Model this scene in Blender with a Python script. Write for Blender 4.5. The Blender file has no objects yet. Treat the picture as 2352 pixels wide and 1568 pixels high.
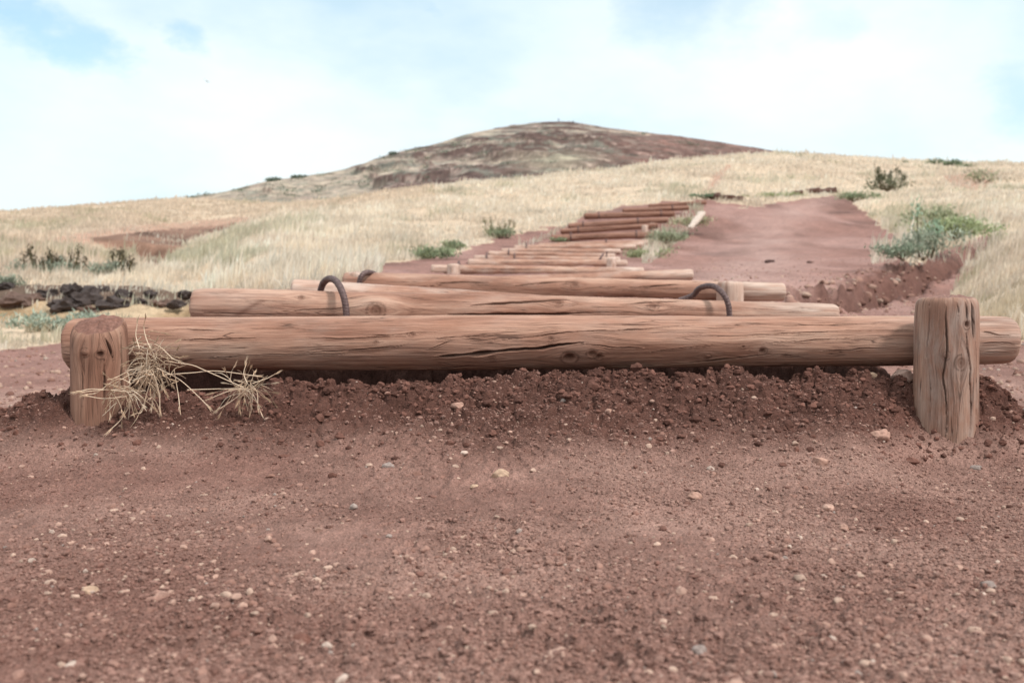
import bpy, math, random
import numpy as np
from mathutils import Vector
R = math.radians
random.seed(7); RNG = np.random.default_rng(7)
sc = bpy.context.scene
COL = sc.collection

# ---------------------------------------------------------------- camera
HC = 0.42; FPX = 2287.0; PITCH = math.atan(94/2287)
cam = bpy.data.cameras.new('camera'); camo = bpy.data.objects.new('camera', cam); COL.objects.link(camo)
camo.location = (0, 0, HC); camo.rotation_euler = (R(90)-PITCH, 0, 0)
cam.lens = 35; cam.sensor_width = 36; cam.clip_start = 0.02; cam.clip_end = 6000
cam.dof.use_dof = True; cam.dof.focus_distance = 2.42; cam.dof.aperture_fstop = 5.1
sc.camera = camo
# ---------------------------------------------------------------- world, sun, exposure
SUN_EL, SUN_AZ = 52, 125          # azimuth clockwise from +Y (view direction): from the right and a little behind
w = bpy.data.worlds.new('World'); sc.world = w; w.use_nodes = True
nt = w.node_tree; nt.nodes.clear()
def N(t, nt, **k):
    n = nt.nodes.new(t)
    for a, b in k.items(): setattr(n, a, b)
    return n
def L(nt, a, b): nt.links.new(a, b)
def mth(nt, op, a, b=None, c=None, clamp=False):
    n = N('ShaderNodeMath', nt, operation=op, use_clamp=clamp)
    for i, q in enumerate((a, b, c)):
        if q is None: continue
        if isinstance(q, (int, float)): n.inputs[i].default_value = q
        else: L(nt, q, n.inputs[i])
    return n.outputs[0]
def ramp(nt, fac, stops, interp='LINEAR'):
    n = N('ShaderNodeValToRGB', nt); cr = n.color_ramp; cr.interpolation = interp
    while len(cr.elements) < len(stops): cr.elements.new(0.5)
    for e, (p, c) in zip(cr.elements, stops):
        e.position = p; e.color = tuple(c)+(1,) if len(c) == 3 else c
    L(nt, fac, n.inputs[0]); return n.outputs[0]
def g(v): return (v, v, v)
def mixc(nt, fac, a, b, blend='MIX'):
    n = N('ShaderNodeMix', nt, data_type='RGBA', blend_type=blend)
    for s, q in ((n.inputs[0], fac), (n.inputs[6], a), (n.inputs[7], b)):
        if isinstance(q, (int, float)): s.default_value = q
        elif isinstance(q, tuple): s.default_value = q+(1,)
        else: L(nt, q, s)
    return n.outputs[2]
def noise(nt, vec, scale, detail=4, rough=0.55, dist=0):
    n = N('ShaderNodeTexNoise', nt); n.inputs['Scale'].default_value = scale
    n.inputs['Detail'].default_value = detail; n.inputs['Roughness'].default_value = rough
    n.inputs['Distortion'].default_value = dist
    if vec is not None: L(nt, vec, n.inputs['Vector'])
    return n.outputs[0]
def mapping(nt, vec, scale=(1,1,1), loc=(0,0,0)):
    n = N('ShaderNodeMapping', nt); n.inputs['Scale'].default_value = scale; n.inputs['Location'].default_value = loc
    L(nt, vec, n.inputs[0]); return n.outputs[0]

def raydir(u, v):
    a = (u-1176)/FPX; b = (784-v)/FPX
    return np.array([a, math.cos(PITCH)+b*math.sin(PITCH), -math.sin(PITCH)+b*math.cos(PITCH)])
tc = N('ShaderNodeTexCoord', nt).outputs['Generated']
sky = N('ShaderNodeTexSky', nt); sky.sky_type = 'NISHITA'; sky.sun_disc = False
sky.sun_elevation = R(SUN_EL); sky.sun_rotation = R(SUN_AZ)
bgs = N('ShaderNodeBackground', nt); L(nt, mixc(nt, 1.0, sky.outputs[0], (.74,1.02,.98), 'MULTIPLY'), bgs.inputs[0]); bgs.inputs[1].default_value = 0.15
warp = N('ShaderNodeVectorMath', nt, operation='MULTIPLY_ADD')
nv = N('ShaderNodeTexNoise', nt); nv.inputs['Scale'].default_value = 5; nv.inputs['Detail'].default_value = 8; nv.inputs['Roughness'].default_value = .62
L(nt, mapping(nt, tc, (1,1,1.8)), nv.inputs['Vector'])
L(nt, nv.outputs[1], warp.inputs[0]); warp.inputs[1].default_value = (.21,.21,.15)
L(nt, tc, warp.inputs[2])
hole = None
for (u, v, rad, amt) in ((60,66,.030,.62),(165,98,.034,.62),(110,84,.030,.62),(75,50,.024,.6),(400,62,.020,.45),(1560,0,.065,.52),(1690,35,.045,.36),(1900,75,.03,.2),(2345,225,.04,.42),(2250,60,.05,.10),(780,10,.05,.20),(920,30,.02,.3),
                         (3000,-200,.2,.7),(-700,-300,.25,.7),(1200,-900,.3,.6)):
    d = raydir(u, v)+np.array([.105,.105,.075]); d /= 1.0
    sub = N('ShaderNodeVectorMath', nt, operation='DISTANCE')
    nrm = raydir(u, v); nrm = nrm/np.linalg.norm(nrm)
    L(nt, warp.outputs[0], sub.inputs[0]); sub.inputs[1].default_value = tuple(nrm+np.array([.105,.105,.075]))
    mr = N('ShaderNodeMapRange', nt, interpolation_type='SMOOTHSTEP'); L(nt, sub.outputs['Value'], mr.inputs[0])
    mr.inputs[1].default_value = rad*1.5; mr.inputs[2].default_value = rad*.2; mr.inputs[3].default_value = 0; mr.inputs[4].default_value = amt
    hole = mr.outputs[0] if hole is None else mth(nt, 'MAXIMUM', hole, mr.outputs[0])
cn = noise(nt, mapping(nt, tc, (1,1,2.2), (.3,0,.1)), 3.0, 5, .5)
cloudcol = ramp(nt, cn, [(.34,(.45,.565,.63)),(.46,(.575,.655,.685)),(.58,(.635,.69,.695))])
sepz = N('ShaderNodeSeparateXYZ', nt); L(nt, tc, sepz.inputs[0])
lowc = ramp(nt, sepz.outputs[2], [(.0,g(.30)),(.22,g(.0))])
cloudcol = mixc(nt, lowc, cloudcol, (.56,.655,.70))
# an overcast dome is brighter towards the zenith than at the horizon
cloudcol = mixc(nt, 1.0, cloudcol, ramp(nt, sepz.outputs[2], [(.30,g(.60)),(.62,g(.74))]), 'MULTIPLY')
bgc = N('ShaderNodeBackground', nt); L(nt, cloudcol, bgc.inputs[0]); bgc.inputs[1].default_value = 2.0
thin = ramp(nt, noise(nt, mapping(nt, tc, (1,1,2)), 6, 5, .6), [(.45,g(0)),(.75,g(.16))])
hm = mth(nt, 'MAXIMUM', hole, thin)
mx = N('ShaderNodeMixShader', nt); L(nt, hm, mx.inputs[0]); L(nt, bgc.outputs[0], mx.inputs[1]); L(nt, bgs.outputs[0], mx.inputs[2])
wo = N('ShaderNodeOutputWorld', nt); L(nt, mx.outputs[0], wo.inputs[0])

sl = bpy.data.lights.new('sun', 'SUN'); sl.energy = 2.4; sl.angle = R(8); sl.color = (1, .965, .92)
so = bpy.data.objects.new('sun', sl); COL.objects.link(so)
sd = Vector((math.cos(R(SUN_EL))*math.sin(R(SUN_AZ)), math.cos(R(SUN_EL))*math.cos(R(SUN_AZ)), math.sin(R(SUN_EL))))
so.rotation_euler = sd.to_track_quat('Z', 'Y').to_euler(); so.location = (0, 0, 30)
sc.view_settings.view_transform = 'Standard'; sc.view_settings.look = 'None'; sc.view_settings.exposure = 0.42; sc.view_settings.gamma = 1

# ---------------------------------------------------------------- helpers
def P(u, v, y):
    d = raydir(u, v); k = y/d[1]
    return np.array([d[0]*k, y, HC+d[2]*k])
def proj(x, y, z):
    yy = np.maximum(y, 1e-3); dz = z-HC
    f = yy*math.cos(PITCH)-dz*math.sin(PITCH); up = yy*math.sin(PITCH)+dz*math.cos(PITCH)
    f = np.maximum(f, 1e-3)
    return 1176+FPX*x/f, 784-FPX*up/f
def zfromv(v, y):
    b = (784-v)/FPX
    return HC + y*(-math.sin(PITCH)+b*math.cos(PITCH))/(math.cos(PITCH)+b*math.sin(PITCH))
def hsh(ix, iy, seed):
    h = (ix.astype(np.int64)*374761393 + iy.astype(np.int64)*668265263 + seed*1442695041) & 0xFFFFFFFF
    h = ((h ^ (h >> 13))*1274126177) & 0xFFFFFFFF
    h = (h ^ (h >> 16)) & 0xFFFFFFFF
    return h/4294967295.0
def vn(x, y, seed=0):
    x = np.asarray(x, float); y = np.asarray(y, float)
    ix = np.floor(x); iy = np.floor(y); fx = x-ix; fy = y-iy
    fx = fx*fx*fx*(fx*(fx*6-15)+10); fy = fy*fy*fy*(fy*(fy*6-15)+10)
    a = hsh(ix, iy, seed); b = hsh(ix+1, iy, seed); c = hsh(ix, iy+1, seed); d = hsh(ix+1, iy+1, seed)
    return 2*((a*(1-fx)+b*fx)*(1-fy)+(c*(1-fx)+d*fx)*fy)-1
def fbm(x, y, o=4, seed=0, gain=.5):
    s = 0; a = 1; t = 0
    for i in range(o):
        s = s+a*vn(x*2**i+i*17.3, y*2**i-i*9.1, seed+i); t += a; a *= gain
    return s/t
def worley(x, y, seed=0):
    ix = np.floor(x); iy = np.floor(y)
    f1 = np.full(np.shape(x), 9.0); f2 = f1.copy(); idd = np.zeros(np.shape(x))
    for dx in (-1, 0, 1):
        for dy in (-1, 0, 1):
            cx = ix+dx; cy = iy+dy
            px = cx+hsh(cx, cy, seed); py = cy+hsh(cx, cy, seed+51)
            d = np.hypot(px-x, py-y); m = d < f1
            f2 = np.where(m, f1, np.minimum(f2, d)); idd = np.where(m, hsh(cx, cy, seed+99), idd); f1 = np.where(m, d, f1)
    return f1, f2, idd
def sstep(a, b, x):
    t = np.clip((x-a)/(b-a), 0, 1); return t*t*(3-2*t)
def make_mesh(name, verts, faces, mat=None, parent=None, smooth=True, attrs=None, loc=(0,0,0)):
    """faces: int array (n,3) or (n,4), or list of such arrays"""
    me = bpy.data.meshes.new(name)
    verts = np.asarray(verts, np.float32)-np.asarray(loc, np.float32)
    fl = faces if isinstance(faces, list) else [faces]
    me.vertices.add(len(verts)); me.vertices.foreach_set('co', verts.ravel())
    idx = np.concatenate([np.asarray(f, np.int32).ravel() for f in fl])
    tot = np.concatenate([np.full(len(f), np.shape(f)[1], np.int32) for f in fl])
    me.loops.add(len(idx)); me.loops.foreach_set('vertex_index', idx)
    me.polygons.add(len(tot)); st = np.concatenate([[0], np.cumsum(tot)[:-1]]).astype(np.int32)
    me.polygons.foreach_set('loop_start', st)
    try: me.polygons.foreach_set('loop_total', tot)
    except Exception: pass
    me.update(calc_edges=True)
    me.polygons.foreach_set('use_smooth', np.full(len(tot), smooth))
    for k, (ty, arr) in (attrs or {}).items():
        at = me.attributes.new(k, ty, 'POINT'); arr = np.asarray(arr, np.float32)
        at.data.foreach_set({'FLOAT': 'value', 'FLOAT_VECTOR': 'vector', 'FLOAT_COLOR': 'color'}[ty], arr.ravel())
    if mat: me.materials.append(mat)
    o = bpy.data.objects.new(name, me); COL.objects.link(o); o.location = tuple(loc)
    if parent: o.parent = parent
    return o
def tag(o, label=None, cat=None, group=None, kind=None):
    if label: o['label'] = label
    if cat: o['category'] = cat
    if group: o['group'] = group
    if kind: o['kind'] = kind
    return o
def empty(name, loc, label, cat, group=None):
    o = bpy.data.objects.new(name, None); COL.objects.link(o); o.location = tuple(loc); o.empty_display_size = .1
    return tag(o, label, cat, group)
def rgba(c): c = np.asarray(c, float); return np.concatenate([c, np.ones(c.shape[:-1]+(1,))], -1)
def newmat(name, rough=.9, spec=.2):
    m = bpy.data.materials.new(name); m.use_nodes = True; t = m.node_tree
    b = t.nodes['Principled BSDF']; b.inputs['Roughness'].default_value = rough; b.inputs['Specular IOR Level'].default_value = spec
    return m, t, b
def attr(t, name, out='Color'):
    n = N('ShaderNodeAttribute', t); n.attribute_name = name; return n.outputs[out]
def bump(t, b, h, strength, dist):
    n = N('ShaderNodeBump', t); n.inputs['Strength'].default_value = strength; n.inputs['Distance'].default_value = dist
    L(t, h, n.inputs['Height']); L(t, n.outputs[0], b.inputs['Normal'])

# ---------------------------------------------------------------- materials
def mat_attr(name, rough=.9, translucent=0, nscale=0, amt=.2, spec=.1):
    m, t, b = newmat(name, rough, spec); c = attr(t, 'col')
    if nscale:
        oc = N('ShaderNodeTexCoord', t).outputs['Object']
        n = noise(t, oc, nscale, 4); c = mixc(t, 1.0, c, ramp(t, n, [(.3, g(1-amt)), (.7, g(1+amt))]), 'MULTIPLY')
        bump(t, b, n, .5, .3/nscale)
    L(t, c, b.inputs['Base Color'])
    if translucent:
        tr = N('ShaderNodeBsdfTranslucent', t); L(t, c, tr.inputs[0]); ms = N('ShaderNodeMixShader', t); ms.inputs[0].default_value = translucent
        L(t, b.outputs[0], ms.inputs[1]); L(t, tr.outputs[0], ms.inputs[2]); L(t, ms.outputs[0], t.nodes['Material Output'].inputs[0])
    return m
M_grass = mat_attr('dry_grass_blades', .8, .45)
M_leaf = mat_attr('leaves', .6, .3, spec=.3)
M_stone = mat_attr('pebble_stone', .92, 0, 160, .22)
M_rock = mat_attr('rock', .95, 0, 30, .3)
M_cloth = mat_attr('cloth', .9)
M_hillrock = mat_attr('hillside', .95, 0, .35, .22)

# red soil / grass floor: vertex colours carry the soil's patches, fine grain comes from noise in metres
M_ground, t, b = newmat('red_soil', .95, .12)
oc = N('ShaderNodeTexCoord', t).outputs['Object']
c = attr(t, 'col')
n1 = noise(t, oc, 260, 3, .7); n2 = noise(t, oc, 60, 4, .65); n3 = noise(t, oc, 3, 5, .6)
c = mixc(t, 1.0, c, ramp(t, n1, [(.32, g(.60)), (.5, g(1.0)), (.70, g(1.45))]), 'MULTIPLY')
c = mixc(t, 1.0, c, ramp(t, n2, [(.3, g(.84)), (.7, g(1.17))]), 'MULTIPLY')
c = mixc(t, 1.0, c, ramp(t, n3, [(.35, g(.90)), (.65, g(1.10))]), 'MULTIPLY')
n4 = noise(t, oc, 14, 5, .7); c = mixc(t, 1.0, c, ramp(t, n4, [(.32, g(.80)), (.5, g(1.0)), (.68, g(1.18))]), 'MULTIPLY')
L(t, c, b.inputs['Base Color'])
bump(t, b, mth(t, 'MULTIPLY_ADD', n1, .45, n2), .9, .0035)

def wood_mat(name, tint=(1,1,1), grey=0.25, sk=1.0):
    m, t, b = newmat(name, .82, .25)
    gc = attr(t, 'gc', 'Vector')
    streak = noise(t, mapping(t, gc, (5, 130, 0)), 1, 5, .65, .35)
    fine = noise(t, mapping(t, gc, (16, 620, 0)), 1, 4, .6)
    broad = noise(t, mapping(t, gc, (1.3, 14, 0)), 1, 4, .6, .4)
    patch = noise(t, mapping(t, gc, (4.0, 9, 1), (3, 7, 0)), 1, 5, .65)
    dust = noise(t, mapping(t, gc, (60, 60, 60)), 1, 4, .7)
    base = ramp(t, broad, [(.30, (.235,.122,.085)), (.46, (.36,.208,.150)), (.58, (.45,.285,.212)), (.72, (.54,.38,.295))])
    base = mixc(t, ramp(t, patch, [(.48, g(0)), (.70, g(grey))]), base, (.50,.435,.385))
    base = mixc(t, ramp(t, patch, [(.30, g(.5)), (.44, g(0))]), base, (.30,.150,.098))
    base = mixc(t, 1.0, base, ramp(t, streak, [(.30, g(1-.28*sk)), (.5, g(1.0)), (.72, g(1+.16*sk))]), 'MULTIPLY')
    base = mixc(t, 1.0, base, ramp(t, fine, [(.34, g(.74)), (.5, g(1)), (.66, g(1.18))]), 'MULTIPLY')
    base = mixc(t, ramp(t, dust, [(.55, g(0)), (.78, g(.28))]), base, (.42,.22,.165))
    # hairline checks running with the grain
    hl = noise(t, mapping(t, gc, (1.6, 34, 0), (5, 1, 0)), 1, 3, .5, .25)
    line = ramp(t, mth(t, 'ABSOLUTE', mth(t, 'SUBTRACT', hl, .5)), [(0, g(1)), (.010, g(0))])
    gate = ramp(t, noise(t, mapping(t, gc, (5.5, 24, 0), (1, 9, 0)), 1, 2, .5), [(.50, g(0)), (.58, g(1))])
    hair = mth(t, 'MULTIPLY', line, gate)
    base = mixc(t, mth(t, 'MULTIPLY', hair, .82), base, (.06,.032,.024))
    hl2 = noise(t, mapping(t, gc, (2.2, 85, 0), (8, 3, 0)), 1, 3, .5, .2)
    line2 = ramp(t, mth(t, 'ABSOLUTE', mth(t, 'SUBTRACT', hl2, .5)), [(0, g(1)), (.022, g(0))])
    gate2 = ramp(t, noise(t, mapping(t, gc, (3.5, 15, 0), (4, 2, 0)), 1, 3, .5), [(.46, g(0)), (.56, g(1))])
    hair2 = mth(t, 'MULTIPLY', line2, gate2); base = mixc(t, mth(t, 'MULTIPLY', hair2, .6), base, (.10,.052,.038)); hair = mth(t, 'MAXIMUM', hair, mth(t, 'MULTIPLY', hair2, .5))
    dk = attr(t, 'dk', 'Fac')
    base = mixc(t, mth(t, 'MULTIPLY', dk, .93, None, True), base, (.045,.024,.018))
    kn = attr(t, 'kn', 'Fac')
    rings = N('ShaderNodeTexWave', t, wave_type='RINGS', rings_direction='SPHERICAL')
    base = mixc(t, mth(t, 'MULTIPLY', kn, .75), base, (.15,.072,.048))
    en = attr(t, 'en', 'Fac')
    ec = ramp(t, noise(t, mapping(t, gc, (90, 40, 40)), 1, 5, .7), [(.3, (.17,.085,.065)), (.6, (.34,.19,.15)), (.8, (.46,.30,.24))])
    base = mixc(t, en, base, ec)
    gs = attr(t, 'gs', 'Fac'); base = mixc(t, mth(t, 'MULTIPLY', gs, .75), base, mixc(t, 1.0, (.74,.64,.56), ramp(t, streak, [(.3, g(.72)), (.7, g(1.15))]), 'MULTIPLY'))
    band_f = attr(t, 'st', 'Fac'); base = mixc(t, mth(t, 'MULTIPLY', band_f, .6), base, (.17,.085,.060))
    base = mixc(t, 1.0, base, tint, 'MULTIPLY')
    L(t, base, b.inputs['Base Color'])
    h = mth(t, 'ADD', mth(t, 'MULTIPLY', streak, .9), mth(t, 'MULTIPLY', fine, .5))
    h = mth(t, 'SUBTRACT', h, mth(t, 'MULTIPLY', hair, 1.3))
    bump(t, b, h, .75, .0022)
    return m
M_wood = wood_mat('weathered_log', (.92,.82,.78)); M_wood_post = wood_mat('brown_post_wood', (.72,.62,.575), .1, .6); M_wood_far = wood_mat('dusty_log', (1.02,.93,.90), .55)
M_wood_dark = wood_mat('red_dusted_log', (.66,.54,.51), .1)
M_post = wood_mat('post_wood', (.86,.82,.81), .7, .55)
M_rebar, t, b = newmat('rusty_rebar', .62, .4); b.inputs['Metallic'].default_value = .35
oc = N('ShaderNodeTexCoord', t).outputs['Object']; n = noise(t, oc, 90, 5, .7)
L(t, ramp(t, n, [(.3,(.065,.038,.036)),(.55,(.14,.088,.082)),(.75,(.26,.17,.15))]), b.inputs['Base Color']); bump(t, b, n, .5, .002)

# ---------------------------------------------------------------- terrain
T = {  # ground seen down image column u: (metres ahead, image row)
 -900: [(3,1010),(6,850),(9,790),(12,740),(13.5,680),(20,620),(30,570),(45,535),(70,512),(110,520)],
 0:   [(3,1010),(5,882),(8.7,800),(11,748),(12,662),(16,612),(22,570),(32,540),(45,515),(70,492),(110,500)],
 300: [(3,1010),(5,882),(8.5,803),(10.5,758),(11.6,672),(15,632),(20,604),(26,580),(28,548),(45,506),(72,468),(110,478)],
 430: [(3,1010),(5,882),(8,805),(11,750),(12,690),(15,646),(20,614),(26,584),(32,562),(38,572),(50,522),(75,459),(110,474)],
 640: [(3,1010),(4.5,850),(6,716),(8,672),(10,648),(14,605),(20,556),(28,512),(36,494),(44,502),(60,482),(80,468),(110,480)],
 900: [(3,1000),(4.5,780),(6,700),(9,648),(13,626),(17,603),(20,584),(28,520),(38,462),(46,440),(60,452),(110,470)],
 1100:[(3,1000),(4.5,760),(6,690),(9,650),(12.4,632),(16.5,612),(20,592),(22,576),(24,560),(26,545),(30,513),(38,455),(47,418),(60,425),(110,460)],
 1300:[(3,1000),(4.5,760),(6,690),(9,650),(12.4,632),(16.5,613),(20.3,592),(21.8,579),(23.8,569),(25.3,557),(26.6,543),(27.8,530),(29.2,513),(32,492),(40,440),(53,400),(66,410),(110,450)],
 1450:[(3,1000),(4.5,760),(6,690),(9,650),(12.4,632),(16.5,613),(20.3,592),(21.8,579),(23.8,567),(25.3,554),(26.6,538),(27.8,522),(29.2,506),(31,491),(32.6,480),(36,460),(44,420),(56,384),(70,392),(110,440)],
 1640:[(3,1010),(4.5,800),(6,715),(8,680),(12,645),(16.5,622),(20,602),(24,576),(28,542),(31,508),(34,472),(36,457),(37,450),(44,412),(60,362),(75,368),(110,430)],
 1800:[(3,1010),(4.5,815),(6,728),(8,688),(12,645),(16,615),(20,590),(24,563),(28,535),(32,500),(36,465),(38,455),(46,415),(62,354),(78,360),(110,420)],
 2000:[(3,1010),(4.5,868),(6,785),(8,730),(10,704),(10.8,692),(11.8,650),(13,634),(16,612),(20,585),(24,560),(28,535),(33,500),(37,462),(40,448),(48,415),(62,366),(78,372),(110,400)],
 2100:[(3,1010),(4.5,873),(6,797),(8,745),(10,712),(12,690),(13,672),(14.2,628),(15.4,602),(20,583),(26,540),(34,485),(44,436),(58,384),(66,374),(80,376),(110,400)],
 2200:[(3,1010),(4.5,878),(6,806),(8,752),(10,718),(12,692),(14,668),(16,645),(18,618),(19.2,600),(20.6,566),(26,535),(34,480),(44,430),(55,397),(66,378),(80,380),(110,400)],
 2352:[(3,1010),(4.5,880),(6,806),(7,765),(8,705),(10,640),(12,592),(14,562),(16,560),(22,532),(30,480),(44,430),(62,380),(80,383),(110,400)],
 3300:[(3,1010),(4.5,880),(6,800),(7,745),(8,690),(10,620),(12,580),(14,562),(18,550),(26,520),(44,440),(62,390),(80,393),(110,410)]}
us = np.array(sorted(T)); LY = np.linspace(math.log(3), math.log(110), 320); GU = np.linspace(-900, 3300, 421)
tab = []
for u in us:
    a = np.array(T[u], float); zz = zfromv(a[:, 1], a[:, 0])
    tab.append(np.interp(LY, np.log(a[:, 0]), zz))
tab = np.array(tab)
tab = np.array([np.interp(GU, us, tab[:, j]) for j in range(len(LY))]).T
def gsm(a, s, ax):
    k = np.arange(-int(3*s), int(3*s)+1); w_ = np.exp(-.5*(k/s)**2); w_ /= w_.sum()
    p = [(0, 0), (0, 0)]; p[ax] = (len(k)//2, len(k)//2)
    return np.apply_along_axis(lambda r: np.convolve(r, w_, 'valid'), ax, np.pad(a, p, 'edge'))
tab = gsm(gsm(tab, 3.0, 0), 2.2, 1)
def base_z(x, y):
    yy = np.maximum(y, 3.0); u = np.clip(1176+FPX*x/yy, -900, 3299)
    fu = (u+900)/10; fy = np.clip((np.log(yy)-LY[0])/(LY[1]-LY[0]), 0, 318.999)
    i = fu.astype(int); j = fy.astype(int); a = fu-i; b_ = fy-j
    i = np.minimum(i, 419)
    z = (tab[i, j]*(1-a)+tab[i+1, j]*a)*(1-b_)+(tab[i, j+1]*(1-a)+tab[i+1, j+1]*a)*b_
    z = z*sstep(2.6, 3.4, y)
    far = sstep(110, 600, y); return z*(1-far)-30*far
def mound(x, y):
    m = sstep(-1.66, -1.17, x+.05*vn(y*6, x*3, 3))*(1-sstep(1.24, 1.60, x+.05*vn(y*5, x*3, 4)))
    front = np.clip(2.66-y, 0, 9); wdt = .38+.07*vn(x*1.7, 0*x, 8)-.26*sstep(.74, 1.08, x)-.16*sstep(-.85, -1.1, x)
    pf = np.exp(-(front/wdt)**1.35)
    top = .190+.012*vn(x*2.2, 0*x+5, 9)-.010*sstep(.1, -.4, x)+.008*sstep(-.9, -.6, x)
    return top*m*pf*(1-.22*sstep(2.655, 2.73, y+.015*vn(x*6, 0*x, 13)))*(1-sstep(2.8, 3.1, y))
def plat(x, y):   # trodden earth filling the treads behind the first logs
    c = (y-2.7)*.01-.03; half = np.interp(y, [2.8, 3.0, 3.9, 5.5, 9], [1.10, 1.12, 1.13, .98, .62])
    wt = sstep(half+.10, half-.08, np.abs(x-c))*sstep(2.80, 2.90, y)*(1-sstep(6.5, 8.5, y))
    zt = np.interp(y, [2.6, 2.74, 3.95, 4.1, 5.2, 5.5, 9], [.2, .27, .29, .36, .40, .46, .60])
    return zt, wt
def cloddy(x, y):
    m = mound(x, y)/.22
    far = fbm(x*1.6, y*1.6, 3, 21)
    c = sstep(.22, .75, m)+.55*sstep(.05, .5, far)*(1-sstep(.3, .6, m))
    c += .8*np.exp(-(((x+.33)/.16)**2+((y-1.22)/.10)**2))+.6*np.exp(-(((x-.06)/.12)**2+((y-1.2)/.07)**2))
    return np.clip(c, 0, 1)
def ground_z(x, y, fine=True):
    x = np.asarray(x, float); y = np.asarray(y, float)
    z = base_z(x, y)+mound(x, y)
    zt, wt = plat(x, y); z = np.where(wt > 0, z*(1-wt)+np.maximum(z, zt)*wt, z)
    z = z+.012*fbm(x*1.1, y*1.1, 3, 5)*sstep(.0, 1.0, 2.6-np.abs(y-2.7)*0)
    # erosion gully on the right of the trail
    u = 1176+FPX*x/np.maximum(y, .5)
    gy = np.interp(y, [6, 8, 10.6, 13, 16, 19.2, 22], [1830, 1900, 2000, 2095, 2150, 2205, 2250]); gw = 44
    gd = np.exp(-((u-gy-22*vn(y*1.1, x*.8, 61)-12*vn(y*3, x*3, 67))/(gw*.6))**2)*sstep(5.2, 7, y)*(1-sstep(19, 24, y))
    z = z-.36*gd-.16*gd*fbm(x*4, y*4, 4, 63)
    rough = np.exp(-((u-gy+38)/75)**2)*sstep(6, 7.5, y)*(1-sstep(17, 20, y))
    z = z+.27*rough*fbm(x*3.6, y*3.6, 5, 64, .62)-.05*rough*(1-2*np.abs(fbm(x*7, y*7, 3, 66)))
    for (yl, ul, ur, am) in ((12.3,985,1480,.05),(16.3,1070,1445,.05),(25.2,1262,1505,.17),(26.6,1284,1514,.09),(27.9,1300,1537,.09),(29.3,1338,1553,.21),(31,1426,1586,.10)):
        z = z-am*np.exp(-((y-yl+.33)/.26)**2)*sstep(ul-8, ul+8, u)*sstep(ur+8, ur-8, u)
    # eroded bank in the left distance
    e = np.exp(-((u-330)/95)**2)*sstep(23, 26, y)*(1-sstep(28.4, 28.8, y+.5*vn(x, 0*y, 62)))
    z = z-.55*e
    z = z+(.05+.003*np.minimum(y, 80))*fbm(x*.35, y*.35, 4, 11)*sstep(6, 14, y)
    e2 = np.exp(-(((x+3.2)/3)**2+((y-11.8)/.9)**2)); z = z+.10*fbm(x*3, y*3, 4, 65)*e2
    z = z+.026*fbm(x*2.6, y*2.2, 4, 12)*sstep(5, 8, y)+.006*(1-2*np.abs(fbm(x*11, y*11, 3, 14)))*sstep(4, 6, y)*(1-sstep(20, 40, y))
    if fine:
        k = 1-sstep(7, 16, y); cl = cloddy(x, y)
        wx = x+.006*vn(x*90, y*90, 31); wy = y+.006*vn(x*90, y*90, 32)
        lx_ = x+.02*vn(x*25, y*25, 33); ly_ = y+.02*vn(x*25, y*25, 34)
        f1, f2, i1 = worley(lx_*9, ly_*12, 40); z = z+k*cl*sstep(.2, .6, mound(x, y)/.22)*(.028*np.clip(1-f1*1.2, 0, 1)**.6*(.2+i1)-.010-.014*np.exp(-((f2-f1)/.07)**2))
        f1, f2, i1 = worley(wx*26, wy*26, 41); z = z+k*cl*(.017*(np.clip(1-f1*1.15, 0, 1)**.7)*(.35+i1)-.006)
        z = z-k*cl*.006*np.exp(-((f2-f1)/.10)**2)
        f1, f2, i1 = worley(wx*62, wy*62, 42); z = z+k*(.5+.6*cl)*.0068*np.clip(1-f1*1.3, 0, 1)**.8*(i1**1.5)*1.5
        f1, f2, i1 = worley(x*150, y*150, 43); z = z+k*.0034*np.clip(1-f1*1.3, 0, 1)*(i1**1.5)*1.8
        z = z+k*(.003+.009*cl)*fbm(x*14, y*14, 4, 44)
        z = z+k*.0012*fbm(x*240, y*240, 2, 45)
    return z
def inpoly(u, v, poly):
    r = np.zeros(np.shape(u), bool); n = len(poly)
    for i in range(n):
        x1, y1 = poly[i]; x2, y2 = poly[(i+1) % n]
        if y1 == y2: continue
        c_ = ((y1 > v) != (y2 > v)) & (u < (x2-x1)*(v-y1)/(y2-y1)+x1); r ^= c_
    return r
SOIL = [(862,648),(872,603),(960,597),(1040,588),(1110,556),(1230,528),(1305,515),(1345,488),(1430,473),(1560,463),(1622,456),(1660,470),(1730,474),(1800,466),(1860,454),(1935,448),(1965,470),(2000,500),(2062,545),(2045,588),(2105,606),(2170,572),(2230,548),(2285,540),(2290,556),(2235,610),(2195,668),(2205,735),(2250,775),(2800,812),(9000,900),(9000,3000),(-9000,3000),(-9000,900),(-200,830),(0,803),(130,785),(250,750),(430,742),(470,690),(640,668)]
TRACK = [[(2160,408),(2230,396),(2300,386),(2260,402),(2300,424),(2240,438),(2190,425)], [(1618,440),(1640,404),(1672,376),(1680,378),(1660,410),(1638,440)],
         [(60,585),(230,560),(330,540),(450,534),(560,522),(610,506),(560,498),(430,510),(300,518),(180,535),(60,560)]]
CUT = [(205,546),(300,536),(360,528),(430,524),(500,520),(560,512),(520,536),(450,552),(405,574),(385,604),(350,622),(325,606),(290,584),(235,570)]
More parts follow.
